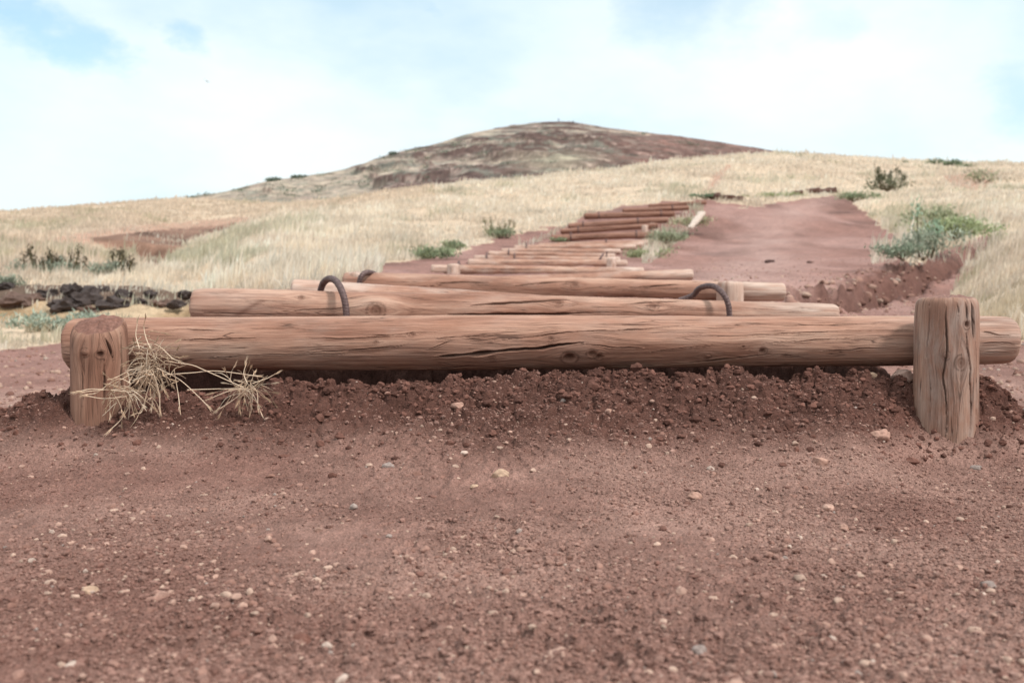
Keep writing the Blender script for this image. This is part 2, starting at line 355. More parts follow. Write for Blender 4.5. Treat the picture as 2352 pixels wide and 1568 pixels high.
def masks(x, y, z):
    u, v = proj(x, y, z)
    s = .5*(12+.0*y); jx = fbm(x*1.3, y*1.3, 4, 71)*26; jy = fbm(x*1.3+40, y*1.3, 4, 72)*9
    uu = u+jx; vv = v+jy
    soil = inpoly(uu, vv, SOIL) | (y < 3.2)
    tr = np.zeros(np.shape(u), bool)
    for p in TRACK: tr |= inpoly(u+jx*.6, v+jy*.5, p)
    cut = inpoly(u+jx*.5, v+jy*.5, CUT) & (y > 18)
    bank = (u < 470) & (y > 10.6) & (y < 12.6) & (v > 652+jy)
    return u, v, soil.astype(float), tr.astype(float), cut.astype(float), bank.astype(float)
def rows():
    r = [.0]
    segs = [(.25, .85, .03), (.85, 2.05, .0030), (2.05, 2.95, .0014), (2.95, 4.5, .0038), (4.5, 16, .0075), (16, 40, .0055), (40, 85, .010), (85, 3000, .09)]
    for a, b_, k in segs:
        n_ = max(2, int(math.log(b_/a)/k)); r += list(a*(b_/a)**(np.arange(n_)/n_))
    return np.array(r+[3000.])
rr = rows()
ang = np.concatenate([np.linspace(-math.pi, -.72, 50)[:-1], np.linspace(-.72, -.50, 70)[:-1], np.linspace(-.50, .50, 860)[:-1], np.linspace(.50, .72, 70)[:-1], np.linspace(.72, math.pi, 50)])
RR, AA = np.meshgrid(rr, ang, indexing='ij')
X = RR*np.sin(AA); Y = RR*np.cos(AA)
Z = ground_z(X.ravel(), Y.ravel()).reshape(X.shape)
xs, ys, zs = X.ravel(), Y.ravel(), Z.ravel()
GU_, GV_, soil, trk, cut, bank = masks(xs, ys, base_z(xs, ys)+0*zs)
_, _, soil, trk, cut, bank = masks(xs, ys, zs)
# soil colour: dry powdery pale patches, darker damp crumbs where soil was dug
cl = cloddy(xs, ys); pt = fbm(xs*1.1, ys*1.4, 4, 81); pf = fbm(xs*9, ys*9, 3, 82)
dry = np.clip(.12+.88*sstep(-.65, .45, pt+.15*pf+.30*np.exp(-((xs-.15)/.9)**2-((ys-1.9)/.5)**2)-.1)*(1-.9*sstep(.25, .8, mound(xs, ys)/.22)), 0, 1)
c_d = np.array([.148,.071,.055]); c_l = np.array([.305,.183,.147]); c_far = np.array([.245,.130,.106])
col = c_d+(c_l-c_d)*dry[:, None]
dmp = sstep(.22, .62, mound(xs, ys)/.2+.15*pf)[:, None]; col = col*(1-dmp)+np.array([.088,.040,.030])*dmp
col = col*(1+.10*pf[:, None])
fy = sstep(3, 7, ys)[:, None]; col = col*(1-fy)+c_far*(1+.22*fbm(xs*.9, ys*.9, 4, 83)[:, None])*fy
ruddy = (sstep(.0, .5, fbm(xs*.6+5, ys*.25, 3, 84))*sstep(6, 12, ys))[:, None]; col = col*(1-ruddy*.45)+np.array([.36,.22,.19])*ruddy*.45
sand = np.array([.50,.375,.27])*(1+.18*fbm(xs*.8, ys*.8, 4, 85)[:, None])
wc = np.interp(ys, [6, 10, 16, 24, 30, 36], [1700, 1690, 1700, 1740, 1790, 1880])+30*vn(ys*.4, 0*ys, 89)
worn = (np.exp(-((GU_-wc)/np.interp(ys, [6, 20, 36], [150, 95, 45]))**2)*sstep(5, 8, ys)*sstep(40, 36, ys)*(.75+.5*fbm(xs*1.5, ys*.7, 4, 90)))[:, None]
col = col*(1-.8*worn)+np.array([.37,.235,.20])*.8*worn
edg = (sstep(.1, .5, fbm(xs*.9+7, ys*.5, 4, 95))*sstep(6, 9, ys))[:, None]*(1-worn); col = col*(1-.30*edg)
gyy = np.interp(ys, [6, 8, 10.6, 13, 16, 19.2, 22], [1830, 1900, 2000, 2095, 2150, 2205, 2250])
cut_soil_shade = (sstep(80, 30, np.abs(GU_-gyy+25+20*pf))*sstep(6.5, 8.5, ys)*(1-sstep(19, 22, ys)))[:, None]; col = col*(1-.85*cut_soil_shade)+np.array([.125,.06,.047])*.85*cut_soil_shade  # darker cut soil along the gully, with the bank's shade painted into the colour
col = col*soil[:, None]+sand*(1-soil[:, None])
k = (trk*(1-soil))[:, None]; col = col*(1-.75*k)+np.array([.36,.20,.145])*.75*k
k = cut[:, None]; col = col*(1-k)+np.array([.20,.115,.082])*(1+.9*fbm(xs*.7, zs*6, 4, 86)[:, None])*k
k = bank[:, None]; col = col*(1-k)+np.where((GV_ < 706+10*pf)[:, None], np.array([.13,.085,.062]), np.array([.30,.195,.11])+(np.array([.44,.32,.21])-np.array([.30,.195,.11]))*sstep(-.3, .4, fbm(xs*1.2, zs*9, 4, 87))[:, None])*(1+.3*fbm(xs*5, zs*16, 4, 88))[:, None]*k
# violet-flowered and greener ground on the left hillside
gp = np.exp(-((GU_-480)/130)**2-((GV_-595)/22)**2)*(1-soil)*(ys > 6)
col = col*(1-.4*gp[:, None])+np.array([.26,.20,.15])*.4*gp[:, None]
col = np.clip(col, .01, .9)
ni, nj = X.shape; ii, jj = np.meshgrid(np.arange(ni-1), np.arange(nj-1), indexing='ij')
q = (ii*nj+jj).ravel(); F = np.stack([q, q+1, q+1+nj, q+nj], 1)
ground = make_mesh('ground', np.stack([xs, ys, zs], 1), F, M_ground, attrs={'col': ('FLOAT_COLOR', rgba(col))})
tag(ground, 'red volcanic soil trail rising into dry grassy slopes', kind='structure')
del X, Y, Z, RR, AA, F
GZ = lambda x, y, f=False: float(ground_z(np.array([x]), np.array([y]), f)[0])

# ---------------------------------------------------------------- far hill
sk = np.array([(-400,520),(200,492),(380,466),(430,453),(520,440),(620,414),(720,402),(800,388),(900,353),(1000,331),(1080,306),(1180,288),(1250,281.5),(1320,281),(1370,290),(1450,301),(1600,319),(1700,336),(1800,352),(1900,368),(2050,395),(2300,420),(2700,470)], float)
hu = np.linspace(-300, 2700, 1300); hy = np.concatenate([np.linspace(95, 318, 230), np.linspace(320, 520, 50)])
HU, HY = np.meshgrid(hu, hy)
HX = (HU-1176)/FPX*HY
skv = np.interp(hu, sk[:, 0], sk[:, 1]); skv = np.convolve(np.pad(skv, 12, 'edge'), np.ones(25)/25, 'valid')
vb = np.interp(hu, [-400,430,900,1300,1700,2700], [560,500,478,455,440,520])
tt = np.clip((HY-95)/(318-95), 0, 1)
VV = vb+(skv-vb)*tt**.85
HZ = zfromv(VV, HY)
zr = zfromv(skv, 318)
HZ = np.where(HY > 318, zr-(HY-318)*.25-((HY-318)/60)**2*2, HZ)
nn = fbm(HX*.045, HZ*.22+HY*.03, 5, 101)
rdg = 1-np.abs(fbm(HX*.03+HZ*.05, HZ*.16+HY*.012, 5, 103))*2.2
U_ = HU+40*nn; V_ = VV
rockm = sstep(-.15, .25, 1.5*fbm(HX*.075+3, (HZ+HX*.1)*.42, 5, 105, .62)+.95*np.exp(-((U_-1560)/360)**2)*sstep(300, 322, VV)+1.1*np.exp(-((V_-(455-.115*(U_-800)))/26)**2)*sstep(850, 930, U_)*(1-sstep(1350, 1500, U_))-.20-.6*(1-sstep(780, 900, U_)))
HZ = HZ+(1.9*rdg*rockm+.8*nn+.9*fbm(HX*.22, HY*.12+HZ*.6, 5, 106, .6))*(1-.84*sstep(250, 312, HY))
tan = np.array([.44,.345,.265]); gry = np.array([.30,.255,.215]); brn = np.array([.125,.078,.066]); red = np.array([.27,.142,.115]); pink = np.array([.36,.26,.215]); grn = np.array([.20,.205,.165])
def mix(a, b_, k): return a*(1-k[..., None])+b_*k[..., None]
SH = HZ+HX*.10; a1 = fbm(HX*.13, SH*.7, 5, 111, .6)*1.3; a2 = fbm(HX*.26+9, SH*1.3, 5, 112, .6)*1.2
C = mix(np.broadcast_to(tan, HX.shape+(3,)), gry, sstep(-.1, .35, a1)*sstep(700, 1000, HU)*.85)
C = mix(C, pink, sstep(0, .4, a2)*.6)
C = mix(C, mix(np.broadcast_to(brn, HX.shape+(3,)), pink, sstep(.16, .6, a2+.4*a1)), rockm)
C = mix(C, red, sstep(1330, 1560, U_)*(.30+.45*sstep(-.2, .3, a1)))
C = mix(C, brn, sstep(.15, .5, 1.4*fbm(HX*.11+50, SH*1.0+3, 5, 115, .6))*sstep(850, 1100, HU)*.75)
C = mix(C, grn, sstep(.12, .42, 1.3*fbm(HX*.2+70, SH*1.1, 5, 113, .6))*.6*(1-.6*sstep(1350, 1500, HU)))
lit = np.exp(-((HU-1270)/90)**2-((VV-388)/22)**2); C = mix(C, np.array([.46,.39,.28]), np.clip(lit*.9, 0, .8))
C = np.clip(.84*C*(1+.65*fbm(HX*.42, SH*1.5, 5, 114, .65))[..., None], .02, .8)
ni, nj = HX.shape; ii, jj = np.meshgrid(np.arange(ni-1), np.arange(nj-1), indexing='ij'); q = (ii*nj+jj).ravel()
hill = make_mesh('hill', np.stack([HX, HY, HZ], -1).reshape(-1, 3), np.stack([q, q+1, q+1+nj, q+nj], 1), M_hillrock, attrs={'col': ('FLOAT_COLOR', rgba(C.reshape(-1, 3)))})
tag(hill, 'rocky brown and tan hill with scrub at the end of the trail', kind='structure')

# ---------------------------------------------------------------- leaf clouds
def leaf_tris(centers, sizes, stretch=1.6, up=.3, seed=1):
    r = np.random.default_rng(seed); n_ = len(centers)
    d = r.normal(size=(n_, 3)); d[:, 2] = np.abs(d[:, 2])+up; d /= np.linalg.norm(d, axis=1)[:, None]
    e = np.cross(d, r.normal(size=(n_, 3))); e /= np.linalg.norm(e, axis=1)[:, None]
    s = np.asarray(sizes)[:, None]
    a = centers-e*s*.3; b_ = centers+e*s*.3; c_ = centers+d*s*stretch; d0 = centers-d*s*.5
    v = np.stack([d0, b_, c_, a], 1).reshape(-1, 3); f = np.arange(n_*4).reshape(-1, 4)
    return v, f
# scrub on the hill: a mass of low bushes nobody could count
r_ = np.random.default_rng(33); cs = []; ss = []; cc = []
for k in range(1500):
    iu = r_.integers(0, 1300); iy = r_.integers(30, 232); u = hu[iu]
    if HY[iy, iu] > 308: continue
    dens = .95 if u < 1000 else (.5 if u < 1350 else .2)
    if vn(np.array([HX[iy, iu]*.05]), np.array([HZ[iy, iu]*.2]), 7)[0] < .1 and r_.random() > .25: continue
    if r_.random() > dens: continue
    p = np.array([HX[iy, iu], HY[iy, iu], HZ[iy, iu]]); wd = r_.uniform(.5, 1.7)*HY[iy, iu]/320
    m_ = 34; q_ = r_.normal(size=(m_, 3))*np.array([wd*1.0, wd, wd*.26])+p+np.array([0, 0, wd*.08])
    cs.append(q_); ss += [wd*.38]*m_; base_c = np.array([.13,.15,.10])*r_.uniform(.7, 1.5); cc.append(np.repeat((base_c*r_.uniform(.8, 1.25, (m_, 1)))[:, None], 4, 1).reshape(-1, 3))
v_, f_ = leaf_tris(np.concatenate(cs), ss, 1.0, .1)
tag(make_mesh('hill_scrub', v_, f_, M_leaf, smooth=False, attrs={'col': ('FLOAT_COLOR', rgba(np.concatenate(cc)))}), 'grey green scrub dotted over the far hill', 'scrub', kind='stuff')

# ---------------------------------------------------------------- dry grass
def grass(n_, ylo, yhi, seed):
    r = np.random.default_rng(seed)
    y = np.exp(r.uniform(math.log(ylo), math.log(yhi), n_)); u = r.uniform(-420, 2800, n_); x = (u-1176)/FPX*y
    z = ground_z(x, y, False); U1, V1, so_, tr_, cu_, ba_ = masks(x, y, z)
    cover = fbm(x*.7, y*.7, 3, 91)
    fl_ = (y > 22)*(y < 33)*(np.abs(U1-np.interp(V1, [470, 497, 520, 547, 570], [1440, 1332, 1296, 1256, 1190])) < 9)
    fr = np.maximum(fl_*.8, np.exp(-((U1-1545)/85)**2)*(y > 15)*(y < 34)*(V1 > 468)*(V1 < 605)*(np.abs(U1-(1465+(600-V1)*1.25)) < 38))
    wild = (U1 > 2000)*(U1 < 2260)*(V1 > 480)*(V1 < 608)*(fbm(x*1.3, y*1.3, 3, 97) > -.1)
    ok = ((so_ < .5) & ((cu_ < .5) | (r.random(n_) < .07)) & (ba_ < .5) & ((tr_ < .5) | (r.random(n_) < .25)) & (cover > -.36)) | ((fr > .5) & (r.random(n_) < .7)) | (wild & (y > 13) & (y < 24) & (r.random(n_) < .30)) | ((ba_ > .5) & (V1 < 712) & (r.random(n_) < .16))
    kk = ok; x, y, z, U1, V1, cover, fr = x[kk], y[kk], z[kk], U1[kk], V1[kk], cover[kk], fr[kk]; m_ = len(x)
    pat = fbm(x*.45, y*.30, 4, 92); pat2 = fbm(x*1.6, y*1.6, 3, 93)
    green = sstep(.14, .55, pat+.35*pat2+.55*np.exp(-((U1-490)/120)**2-((V1-590)/28)**2)+.5*np.exp(-((U1-2120)/130)**2-((V1-505)/45)**2)+.35*np.exp(-((U1-880)/300)**2-((V1-612)/18)**2)+.4*(fr > .5))
    lowr = np.exp(-((U1-80)/260)**2-((V1-765)/30)**2)
    h = r.gamma(6, .024, m_)*(1+.35*pat)*np.where((U1 > 2150) & (y < 16), .72, 1.0)*np.where((U1 < 470) & (y < 14), .6, 1)
    h *= np.where(y > 40, 1.0, 1.0)*np.where((U1 > 1960)*(U1 < 2300)*(y > 18)*(y < 32), 1.7, 1.0)
    wd = (.0018+.00034*y)*r.uniform(.7, 1.4, m_)
    f1c, _, idc = worley(x*2.6+.2*vn(x*4, y*4, 5), y*2.0, 77); h *= (.45+.95*idc)*(1.15-.5*f1c)
    az = r.uniform(0, 2*math.pi, m_); tl = np.abs(r.normal(0, .30, m_))
    lx = np.sin(az)*tl+.10; ly = np.cos(az)*tl*.6
    px, py = np.cos(az), np.sin(az)*.5
    b0 = np.stack([x, y, z-.02], 1); wv = np.stack([px, py, 0*px], 1)*wd[:, None]
    mid = b0+np.stack([lx*h*.35, ly*h*.35, h*.6], 1); tip = b0+np.stack([lx*h, ly*h, h*(1.02-.12*tl)], 1)
    headm = np.where(r.random(m_) < .5, 1.5, .7)[:, None]
    v = np.stack([b0-wv*.7, b0+wv*.7, mid+wv*headm, mid-wv*headm, tip], 1).reshape(-1, 3)
    k0 = np.arange(m_)*5
    fq = np.stack([k0, k0+1, k0+2, k0+3], 1); ft = np.stack([k0+3, k0+2, k0+4], 1)
    straw = np.array([.75,.645,.52]); pale = np.array([.84,.76,.65]); grn_ = np.array([.37,.365,.225]); tan_ = np.array([.56,.435,.34])
    c_ = mix(np.broadcast_to(straw, (m_, 3)), pale, sstep(-.2, .5, pat2+r.normal(0, .3, m_)))
    c_ = mix(c_, tan_, sstep(.1, .6, fbm(x*.25+9, y*.2, 3, 94)+.2*r.normal(0, 1, m_)+.25*(U1 < 350)+.25*(U1 > 2150))*.6)
    c_ = mix(c_, np.array([.64,.50,.385]), sstep(32, 42, y)*(U1 < 1000)*.75)
    c_ = mix(c_, np.array([.58,.44,.335]), ((U1 < 330) & (y > 16) & (y < 34))*.45)
    c_ = mix(c_, np.array([.50,.40,.27]), ((U1 > 2150) & (y < 16))*np.clip(.35+pat2, 0, .8))
    c_ = mix(c_, grn_, green*.52)
    c_ = c_*(.80+.28*idc)[:, None]*(1+.16*fbm(x*.8, y*.5, 3, 96))[:, None]*r.uniform(.80, 1.14, (m_, 1)); c_ = np.repeat(np.clip(c_, .03, .92)[:, None], 5, 1).reshape(-1, 3)
    return v, fq, ft, c_
parts = [grass(290000, 5.4, 18, 1), grass(330000, 18, 80, 2)]
off = 0; V, Q, Tt, Cc = [], [], [], []
for v, fq, ft, c_ in parts:
    V.append(v); Q.append(fq+off); Tt.append(ft+off); Cc.append(c_); off += len(v)
tag(make_mesh('dry_grass', np.concatenate(V), [np.concatenate(Q), np.concatenate(Tt)], M_grass, smooth=False, attrs={'col': ('FLOAT_COLOR', rgba(np.concatenate(Cc)))}),
    'pale dry grass covering the hillsides on both sides of the trail', 'grass', kind='stuff')
del parts, V, Q, Tt, Cc

# ---------------------------------------------------------------- stones and gravel
def ico(sub):
    import bmesh
    bm = bmesh.new(); bmesh.ops.create_icosphere(bm, subdivisions=sub, radius=1)
    v = np.array([p.co[:] for p in bm.verts]); f = np.array([[q.index for q in p.verts] for p in bm.faces]); bm.free(); return v, f
I1, I2, I3, I4 = ico(1), ico(2), ico(3), ico(4)
def lumps(base, n_, seed, j=.22):
    out = []; r = np.random.default_rng(seed)
    for k in range(n_):
        v = base[0].copy()
        for q_ in range(7):
            d = r.normal(size=3); d /= np.linalg.norm(d); h_ = r.uniform(.55, .9); dd = v@d
            v = v-np.maximum(dd-h_, 0)[:, None]*d*.85
        v = v*(1+j*.45*r.normal(size=(len(v), 1))) if len(v) < 50 else v*(1+j*.9*fbm(v[:, 0]*1.7+k, v[:, 1]*1.7+v[:, 2]*1.3, 4, seed+k)[:, None])
        out.append(v)
    return out
def scatter(name, base, n_var, x, y, z, s, cols, seed, sink=.25, mat=M_stone, smooth=False, **kw):
    r = np.random.default_rng(seed); vs = lumps(base, n_var, seed); nv_ = len(base[0]); n_ = len(x)
    bank_ = np.array(vs)[r.integers(0, n_var, n_)]
    a = r.uniform(0, 2*math.pi, n_); ca, sa = np.cos(a)[:, None], np.sin(a)[:, None]
    sx = r.uniform(.8, 1.35, (n_, 1)); sy = r.uniform(.75, 1.1, (n_, 1)); sz = r.uniform(.6, .95, (n_, 1))
    vx, vy, vz = bank_[:, :, 0]*sx, bank_[:, :, 1]*sy, bank_[:, :, 2]*sz
    X_ = (vx*ca-vy*sa)*s[:, None]+x[:, None]; Y_ = (vx*sa+vy*ca)*s[:, None]+y[:, None]; Z_ = vz*s[:, None]+z[:, None]+s[:, None]*(.5-sink)
    f = (base[1][None]+(np.arange(n_)*nv_)[:, None, None]).reshape(-1, 3)
    c_ = np.repeat(cols[:, None], nv_, 1).reshape(-1, 3)
    return tag(make_mesh(name, np.stack([X_, Y_, Z_], -1).reshape(-1, 3), f, mat, smooth=smooth, attrs={'col': ('FLOAT_COLOR', rgba(c_))}), **kw)
def pebcols(n_, r, light=.4):
    pal = np.array([[.18,.09,.07],[.28,.155,.12],[.37,.225,.175],[.40,.265,.205],[.29,.22,.19],[.46,.34,.28],[.22,.115,.088]])
    p = np.array([.34-.2*light, .2, .20*light*1.6, .16*light*1.6, .022, .022*light*1.6, .2]); p /= p.sum()
    return pal[r.choice(len(pal), n_, p=p)]*r.uniform(.85, 1.15, (n_, 1))
r = np.random.default_rng(5)
n_ = 330000; y = np.exp(r.uniform(math.log(.85), math.log(2.75), n_)); u = r.uniform(-350, 2700, n_); x = (u-1176)/FPX*y
kp = (fbm(x*3, y*3, 3, 22)+.5*fbm(x*1.2, y*1.6, 2, 26)+r.normal(0, .30, n_) > -.10); x, y = x[kp], y[kp]; n_ = len(x)
s = .0011*(1/np.clip(r.random(n_), .004, 1))**.37; s = np.minimum(s, .0065)
scatter('gravel', I1, 40, x, y, ground_z(x, y), s, np.where((r.random(n_) < .86)[:, None], (np.array([.150,.073,.057])+(np.array([.34,.207,.166])-np.array([.150,.073,.057]))*np.clip(.12+.88*sstep(-.65, .45, fbm(x*1.1, y*1.4, 4, 81)+.3*np.exp(-((x-.15)/.9)**2-((y-1.9)/.5)**2)-.1)*(1-.9*sstep(.25, .8, mound(x, y)/.22))+r.normal(0, .10, n_), .02, 1.1)[:, None])*r.uniform(.88, 1.30, (n_, 1)), pebcols(n_, r, .30)), 11, .35, label='small red and pale gravel lying on the trail soil', cat='gravel', kind='stuff')
n_ = 5200; y = np.exp(r.uniform(math.log(.9), math.log(2.72), n_)); u = r.uniform(-300, 2650, n_); x = (u-1176)/FPX*y
kp = fbm(x*2, y*2, 3, 23)+r.normal(0, .3, n_) > -.1; x, y = x[kp], y[kp]; n_ = len(x)
s = .0028+.0062*r.random(n_)**4
scatter('pebbles', I3, 40, x, y, ground_z(x, y), s, pebcols(n_, r, .85), 12, .5, smooth=True, label='rounded pebbles half sunk in the red soil', cat='pebbles', kind='stuff')
# crumbly clods on the bank under the first log
n_ = 24000; x = r.uniform(-1.75, 1.75, n_); y = 2.72-np.abs(r.normal(0, .19, n_)); mm = mound(x, y)/.22
kp = (mm > .12) & (r.random(n_) < (mm*1.1+.1)*np.clip(.75+1.6*fbm(x*5, y*7, 3, 24), .15, 1.2)); x, y = x[kp], y[kp]; n_ = len(x)
s = .0016+.0090*r.random(n_)**6+(r.random(n_) < .012)*r.uniform(.004, .013, n_); 
scatter('soil_clods', I2, 60, x, y, ground_z(x, y), s, np.array([.112,.052,.039])*r.uniform(.7, 1.6, (n_, 1)), 13, .42, smooth=False, label='dark crumbly clods of dug soil banked under the front log', cat='soil clods', kind='stuff')
n_ = 22000; y = np.exp(r.uniform(math.log(3.2), math.log(20), n_)); u = np.where(r.random(n_) < .35, r.uniform(-150, 480, n_), r.uniform(1500, 2500, n_)); x = (u-1176)/FPX*y
z = ground_z(x, y); _, V1, so_, _, _, _ = masks(x, y, z); kp = (so_ > .5); x, y, z = x[kp], y[kp], z[kp]; u = 1176+FPX*x/y; n_ = len(x)
rub = np.exp(-((u-np.interp(y, [6, 8, 10.6, 13, 16, 19.2], [1800, 1870, 1960, 2040, 2110, 2160]))/95)**2)*((y > 6) & (y < 17)); kp = (r.random(n_) < .45+rub); x, y, z, rub = x[kp], y[kp], z[kp], rub[kp]; n_ = len(x)
s = (.004+.018*r.random(n_)**5+.065*rub*r.random(n_)**5)
scatter('path_rubble', I2, 30, x, y, z, s, pebcols(n_, r, .9)*.95, 14, .5, smooth=True, label='pinkish rubble scattered over the path and its gully', cat='rubble', kind='stuff')

def stone(name, u, v, y, w_px, col, label, group=None, flat=.72, cat='stone', mat=None, seed=None, sub=None, jag=.3, zoff=0, mark=1.0):
    p = P(u, v, y); x = p[0]
    # find the ground point seen at that pixel
    if y < 3:
        Y1 = np.linspace(.9, 2.72, 1800); X1 = (u-1176)/FPX*Y1; Z1 = ground_z(X1, Y1, False); uu, vv = proj(X1, Y1, Z1)
        k = int(np.argmin(np.abs(vv-v))); x, y = X1[k], Y1[k]
    s_ = w_px/2*y/FPX; z = GZ(x, y)+zoff
    r = np.random.default_rng(seed if seed is not None else int(u*7+v)); b_ = sub or I4
    vv = lumps(b_, 1, int(r.integers(1e6)), jag)[0]
    vv = vv*(1+.05*fbm(vv[:, 0]*6, vv[:, 1]*6+vv[:, 2]*5, 3, 3)[:, None])
    vv = vv*np.array([s_*1.05, s_*.85, s_*flat]); vv[:, 2] += z+s_*flat*.42; vv[:, 0] += x; vv[:, 1] += y
    if mat is M_rock:
        n3 = vv-np.array([x, y, z]); k3 = 1/s_
        n3 = n3*(1+.20*(1-3*np.abs(fbm(n3[:, 0]*k3*3.5+9, n3[:, 2]*k3*6+n3[:, 1]*k3*3, 5, int(u), .65))) [:, None]*np.array([.8, .8, 1.0])); vv = n3+np.array([x, y, z])
    cc_ = np.array(col)*(1+.25*fbm(vv[:, 0]*9/s_*.1, vv[:, 2]*9/s_*.1, 3, 4)[:, None])
    o = make_mesh(name, vv, b_[1], mat or M_stone, smooth=mat is not M_rock, attrs={'col': ('FLOAT_COLOR', rgba(np.clip(cc_, .01, .9)))}, loc=(x, y, z))
    return tag(o, label, cat, group)
PK = (.37,.215,.165); TN = (.43,.285,.20); GR = (.27,.205,.18); DR = (.17,.08,.06)
SG = 'stones lying on the foreground soil'
for a in [
 (1052,936,28,PK,'small pinkish stone on the soil below the middle of the front log'),
 (2026,1006,46,PK,'largest round pink stone just left of the right post foot'),
 (2078,872,52,(.36,.235,.19),'biggest pinkish stone wedged between front log and right post'),
 (2003,862,34,TN,'tan angular stone under the log a little left of the right post'),
 (1150,1099,44,TN,'flat tan lump of stone in the middle of the trail'),
 (890,1077,30,GR,'grey flat stone lying left of the tan lump'),
 (195,1363,38,TN,'pale tan stone alone at the lower left'),
 (1613,1500,38,GR,'round grey stone near the bottom edge'),
 (1632,1522,24,PK,'pink stone touching the round grey stone'),
 (2280,1352,38,GR,'grey stone near the right edge of the foreground'),
 (1887,1065,34,PK,'pink stone at the foot of the bank below and left of the post'),
 (1600,1146,32,PK,'pink stone split by a crack in the right middle of the soil'),
 (1945,1217,26,PK,'rosy stone standing alone on the right of the trail'),
 (1907,1440,26,PK,'rounded pink stone low on the right, one above another'),
 (685,1476,50,DR,'dark red clod among crumbs at the bottom, left of centre'),
 (660,1470,26,PK,'small pink stone leaning on the dark red clod'),
 (1290,1523,66,(.40,.245,.19),'knobbly pink stone at the bottom edge, right of centre'),
 (362,1374,34,(.36,.21,.165),'reddish stone just right of the pale tan stone'),
 (1400,948,20,PK,'left one of two small stones on the bank below the long crack'),
 (530,858,26,TN,'pale pink stone under the log beside the second straw tuft'),
 (1090,1122,22,TN,'yellowish pebble left below the flat tan lump'),
 (1195,1268,26,PK,'pinkish stone in the centre of the open soil'),
 (2250,1078,26,GR,'bluish grey stone below the right post'),
 (1905,1172,30,(.44,.27,.21),'crusty pink stone left of the rosy stone'),
 (1168,1360,26,PK,'pink stone low in the middle of the soil')]:
    stone('stone', a[0], a[1], 2, a[2], a[3], a[4], SG)
# dark volcanic rocks on the left bank
RK = [(14,656,12,50,'black rock at the left frame edge on the grassy bank'),(52,690,11.4,96,'long low brown rock near the left end of the bank'),(108,676,11.7,62,'brown rock between the long low one and the tallest black rock'),(162,664,11.6,62,'tallest black rock in the row under the spiky plants'),
 (196,684,11.3,88,'widest black rock in the middle of the bank'),(150,702,11.1,90,'flat brown slab low under the tallest black rock'),(238,668,11.8,60,'black rock just right of the widest one'),(276,682,11.6,66,'black rock right of the middle of the bank'),(262,704,11.1,92,'brown slab low under the right end of the black rocks'),(318,692,11.4,52,'brown rock between the black rocks and the log end'),
 (345,672,11.8,40,'small black rock between the spiky plants and the log end'),(372,694,11.3,46,'small brown rock left of the second log end'),(424,674,11.6,44,'black rock standing just behind the left end of the second log'),(408,696,11.2,50,'black rock low beside the second log end'),(210,712,11.0,60,'lowest brown rock in the middle of the bank')]
for (u, v, y, wp, lb) in RK:
    stone('dark_rock', u, v, y, wp*(.70 if 'black' in lb else .85), (.070,.054,.050) if 'black' in lb else (.135,.085,.068), lb, 'dark rocks along the left bank', .60 if 'black' in lb else .42, 'rock', M_rock, jag=.9, sub=I3,
          zoff=zfromv(v+8, y)-GZ((u-1176)/FPX*y, y))
for (u, v, y, wp, c_, lb) in [(1768,566,18,20,(.10,.06,.055),'dark stone lying on the bare right hand path'),(1860,578,17,12,(.14,.08,.07),'tiny dark stone right of the larger one on the path'),
    (1600,500,28,1,0,''),(2330,730,7,1,0,'')]:
    if c_: stone('stone', u, v, y, wp, c_, lb, None, .5, 'stone', M_rock, zoff=0)

